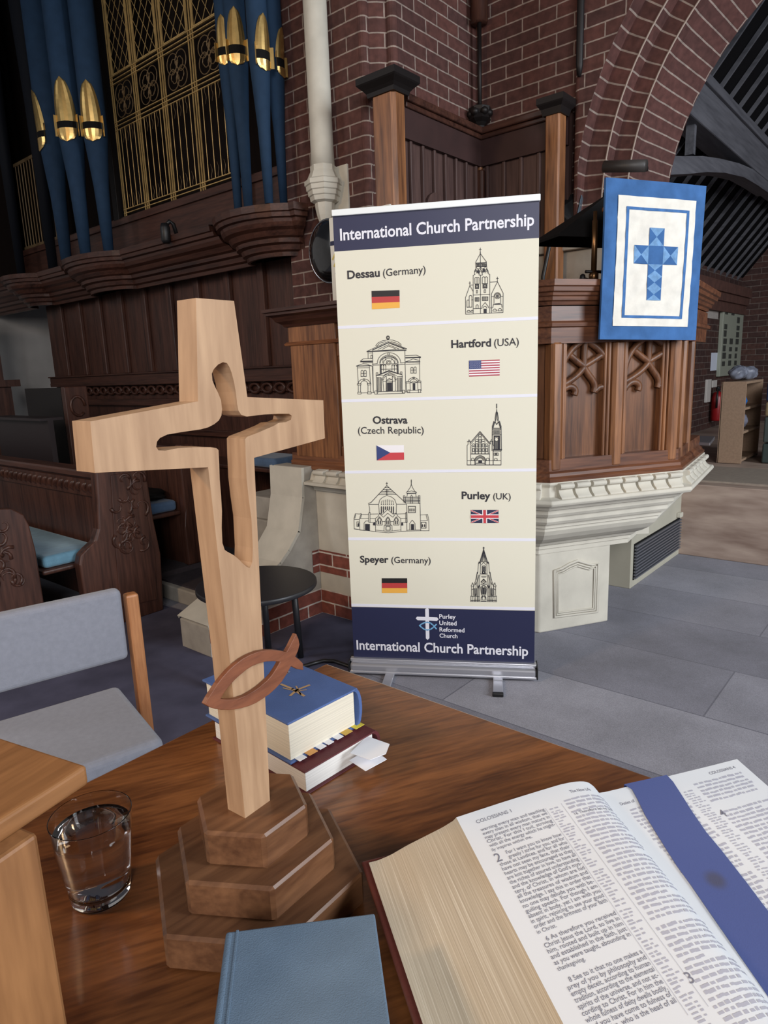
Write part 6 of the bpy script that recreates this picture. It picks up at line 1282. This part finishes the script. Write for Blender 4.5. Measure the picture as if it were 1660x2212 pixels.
# far left stall ends
c = AY(137, 836, 5.6); r_ = AY(188, 837, 5.6); l_ = AX(52, 832, c.x)
SE = thing('stall_end', (c.x, 5.7, .14), 'square carved stall end far back at the left', 'stall')
mb = MB(); mb.box(c.x, r_.x, 5.6, 5.66, .14, c.z); mb.build('end_panel', MT['oak_dark'], SE, bevel=.008); mb = MB(); mb.box(c.x, c.x + .05, 5.66, max(l_.y, 6.2), .14, c.z - .005); mb.build('back_panel', MT['iron'], SE)
mb = MB(); xm, zm_ = (c.x + r_.x) / 2, c.z - .16
mb.tube([(xm + .06 * math.cos(t * .5), 5.595, zm_ + .08 * math.sin(t * .5)) for t in range(12)], .012, 6); mb.build('carving', MT['oak_dark'], SE)
d0, d1 = AX(28, 905, 2.32), AX(165, 909, 2.32)
mb = MB(); mb.box(2.30, 2.34, 5.3, d0.y + .3, .14, d0.z); mb.box(2.24, 2.42, 5.3, d0.y + .3, d0.z, d0.z + .02); mb.build('music_desk', plain('desk_dark', srgb(38, 28, 30), .5), label='long dark music desk in front of the far stalls, left of the cross arm', cat='desk')
q = AY(28, 835, 7.6); mb = MB(); mb.box(q.x - .9, q.x, 7.65, 7.75, 0, q.z); mb.box(q.x - .9, q.x + .08, 7.60, 7.8, q.z, q.z + .07); mb.box(q.x - .9, q.x - .06, 7.65, 7.75, q.z + .07, q.z + .8)
mb.build('stall_canopy', MT['oak_dark'], label='dark oak panelled stall at the far left edge against the pale wall', cat='stall')
# ---- heating grille on the plinth
g0, g1 = AY(1362, 1250, YV), AY(1471, 1172, YV)
HG = thing('heating_grille', ((g0.x + g1.x) / 2, YV, .04), 'long dark louvred heating grille low in the cream wall beside the pulpit base', 'vent')
zt_ = .29; mb = MB(); mb.box(4.20, 5.13, YV - .006, YV, .05, zt_); mb.build('backing', MT['blackmat'], HG)
for i in range(11):
    z = .058 + i * .0212; mb = MB(); mb.box(4.20, 5.13, YV - .020, YV - .004, z, z + .009); mb.build('slat', plain('vent_metal', srgb(120, 122, 130), .4, metal=.5) if i == 0 else bpy.data.materials['vent_metal'], HG)
mb = MB(); mb.box(5.06, 5.12, YV - .03, YV, .30, .335); mb.build('knob', plain('cream_knob', srgb(196, 192, 178), .5), HG, bevel=.005)
# ---- shelf unit on the platform beyond the arch
sx, sy = 6.33, 1.352; ztop = 1.238
chip = plain('chipboard', srgb(150, 124, 102), .7, noise=.10, nscale=60)
SU = thing('shelf_unit', (6.6, 1.44, .54), 'chipboard shelf unit on the platform beyond the brick arch', 'shelf')
mb = MB(); mb.box(sx, sx + .025, sy, sy + .185, .545, ztop); mb.build('side_panel', chip, SU); mb = MB(); mb.box(sx + .62, sx + .645, sy, sy + .185, .545, ztop); mb.build('side_panel', chip, SU)
for z in (.56, .80, 1.0, ztop - .02): mb = MB(); mb.box(sx + .025, sx + .62, sy, sy + .18, z, z + .02); mb.build('shelf', chip, SU)
mb = MB(); mb.box(sx, sx + .645, sy + .18, sy + .19, .545, ztop); mb.build('back_panel', chip, SU)
mb = MB(); mb.lathe((sx + .13, sy + .07, 1.0205), [(.001, 0), (.045, .012), (.062, .05), (.045, .09), (.001, .10)], 18); mb.build('blue_ball', plain('ball_blue', srgb(40, 100, 170), .4), label='bright blue ball on the middle of the shelf unit', cat='ball')
mb = MB(); mb.blob((sx + .20, sy + .09, .895), .085, .075, .074, 5); mb.build('grey_bag', plain('bag_grey', srgb(104, 104, 118), .7, noise=.3, nscale=20), label='grey crumpled bag on the lower shelf of the unit', cat='bag')
mb = MB(); rr = random.Random(5)
for i in range(7): mb.blob((sx + .08 + .075 * i, sy + .06 + .06 * rr.random(), ztop + .055 + .02 * rr.random()), .07, .06, .055, 20 + i)
mb.build('plastic_bags', plain('bag_plastic', srgb(120, 124, 138), .35, noise=.5, nscale=14), label='heap of grey and white plastic bags on top of the shelf unit', cat='bags', kind='stuff')
for z, c_, h_, nm, lb_ in ((.545, srgb(52, 64, 62), .17, 'storage_crate', 'dark storage crate on the platform right of the shelf unit, bottom of the stack'), (.72, srgb(66, 74, 72), .22, 'storage_crate', 'dark green storage crate on the platform, middle of the stack'), (.945, srgb(134, 116, 86), .12, 'wooden_box', 'pale wooden box on top of the two dark crates'), (1.07, srgb(36, 52, 86), .16, 'storage_crate', 'navy storage crate at the right edge, above the pale wooden box')):
    mb = MB(); mb.box(6.45, 7.0, .90, 1.22, z, z + h_ - .005); mb.build(nm, plain(nm + str(z), c_, .5, noise=.1), bevel=.012, label=lb_, cat='crate' if 'crate' in nm else 'box')
# ---- things fixed to the aisle wall beyond the arch
YW = YO - .002
def wallbox(name, tl, br_, d, mat, label, cat, bev=.004):
    a, b = AY(*tl, YO), AY(*br_, YO); mb = MB(); mb.box(min(a.x, b.x), max(a.x, b.x), YO - d, YW, min(a.z, b.z), max(a.z, b.z)); return mb.build(name, mat, bevel=bev, label=label, cat=cat)
nb_ = thing('noticeboard', AY(1572, 730, YO), 'tall pale noticeboard covered in dark patches on the wall beyond the arch', 'noticeboard')
a, b_ = AY(1557, 652, YO), AY(1590, 812, YO)
mb = MB(); mb.box(a.x, b_.x, YO - .05, YW, b_.z + .02, a.z); mb.build('frame', plain('notice_frame', srgb(150, 154, 140), .6), nb_, bevel=.006)
rr = random.Random(2); nd_ = plain('notice_dark', srgb(60, 62, 58), .7)
for i in range(9):
    for j in range(3):
        if rr.random() < .85:
            x0 = a.x + .06 + j * (b_.x - a.x - .1) / 3; z0 = b_.z + .06 + i * (a.z - b_.z - .12) / 9; mb = MB(); mb.box(x0, x0 + .10 + .06 * rr.random(), YO - .056, YO - .05, z0, z0 + .05 + .03 * rr.random()); mb.build('notice', nd_, nb_)
wallbox('wall_notice', (1537, 762), (1549, 800), .006, plain('notice_white', srgb(210, 216, 230), .7), 'white paper notice on the brick wall left of the noticeboard', 'notice')
wallbox('trunking', (1524, 820), (1530, 868), .03, plain('trunking_white', srgb(200, 194, 188), .5), 'short white vertical trunking on the wall right of the pulpit', 'trunking')
wallbox('switch_box', (1538, 822), (1546, 836), .02, bpy.data.materials['trunking_white'], 'small white-edged switch on the wall below the white notice', 'switch')
wallbox('plaster_panel', (1513, 640), (1550, 690), .012, plain('plaster_pale', srgb(172, 164, 158), .8, noise=.1), 'pale plaster patch on the wall right of the quilt', 'wall panel')
ex = AY(1550, 872, YO - .09); FX = thing('fire_extinguisher', (ex.x, ex.y, ex.z - .2), 'red fire extinguisher on the wall behind the shelf unit', 'fire extinguisher')
mb = MB(); mb.lathe((ex.x, ex.y, ex.z - .22), [(.06, 0), (.07, .02), (.07, .30), (.05, .36), (.02, .38)], 18); mb.build('cylinder', plain('extinguisher_red', srgb(150, 26, 30), .35), FX)
mb = MB(); mb.lathe((ex.x, ex.y, ex.z + .16), [(.02, 0), (.025, .05), (.01, .06)], 10); mb.build('valve', MT['black'], FX)
mb = MB(); mb.tube([(ex.x, ex.y, ex.z + .20), (ex.x - .09, ex.y - .02, ex.z + .16), (ex.x - .10, ex.y - .02, ex.z - .05)], .012, 8); mb.build('hose', MT['black'], FX)
gx = wallbox('exit_sign', (1500, 648), (1513, 684), .03, plain('exit_green', srgb(70, 150, 110), .4), 'green sign edge on the wall just right of the quilt', 'sign')
# coat hook board end / dark shelf bracket right of the pulpit base
b0 = P2 + V((.0, -.05, 0)); mb = MB(); mb.prism([V((b0.x - .02, b0.y - .02, .93)), V((b0.x + .16, b0.y + .0, .95)), V((b0.x + .16, b0.y + .10, .95)), V((b0.x - .02, b0.y + .10, .93))], (0, 0, .02)); mb.build('metal_ledge', plain('ledge_metal', srgb(120, 116, 120), .35, metal=.6), bevel=.004, label='small metal ledge fixed at the right edge of the pulpit base', cat='ledge')
# cable on the carpet beside the banner
pts = [AZ(x, y, .012) for x, y in ((762, 1442), (745, 1436), (722, 1428), (700, 1427), (680, 1432), (655, 1440))]
mb = MB(); mb.tube(pts, .010, 8); mb.build('floor_cable', MT['black'], label='short dark cable on the carpet at the left foot of the banner', cat='cable')
for o in S.objects:
    if '_o' in o: del o['_o']
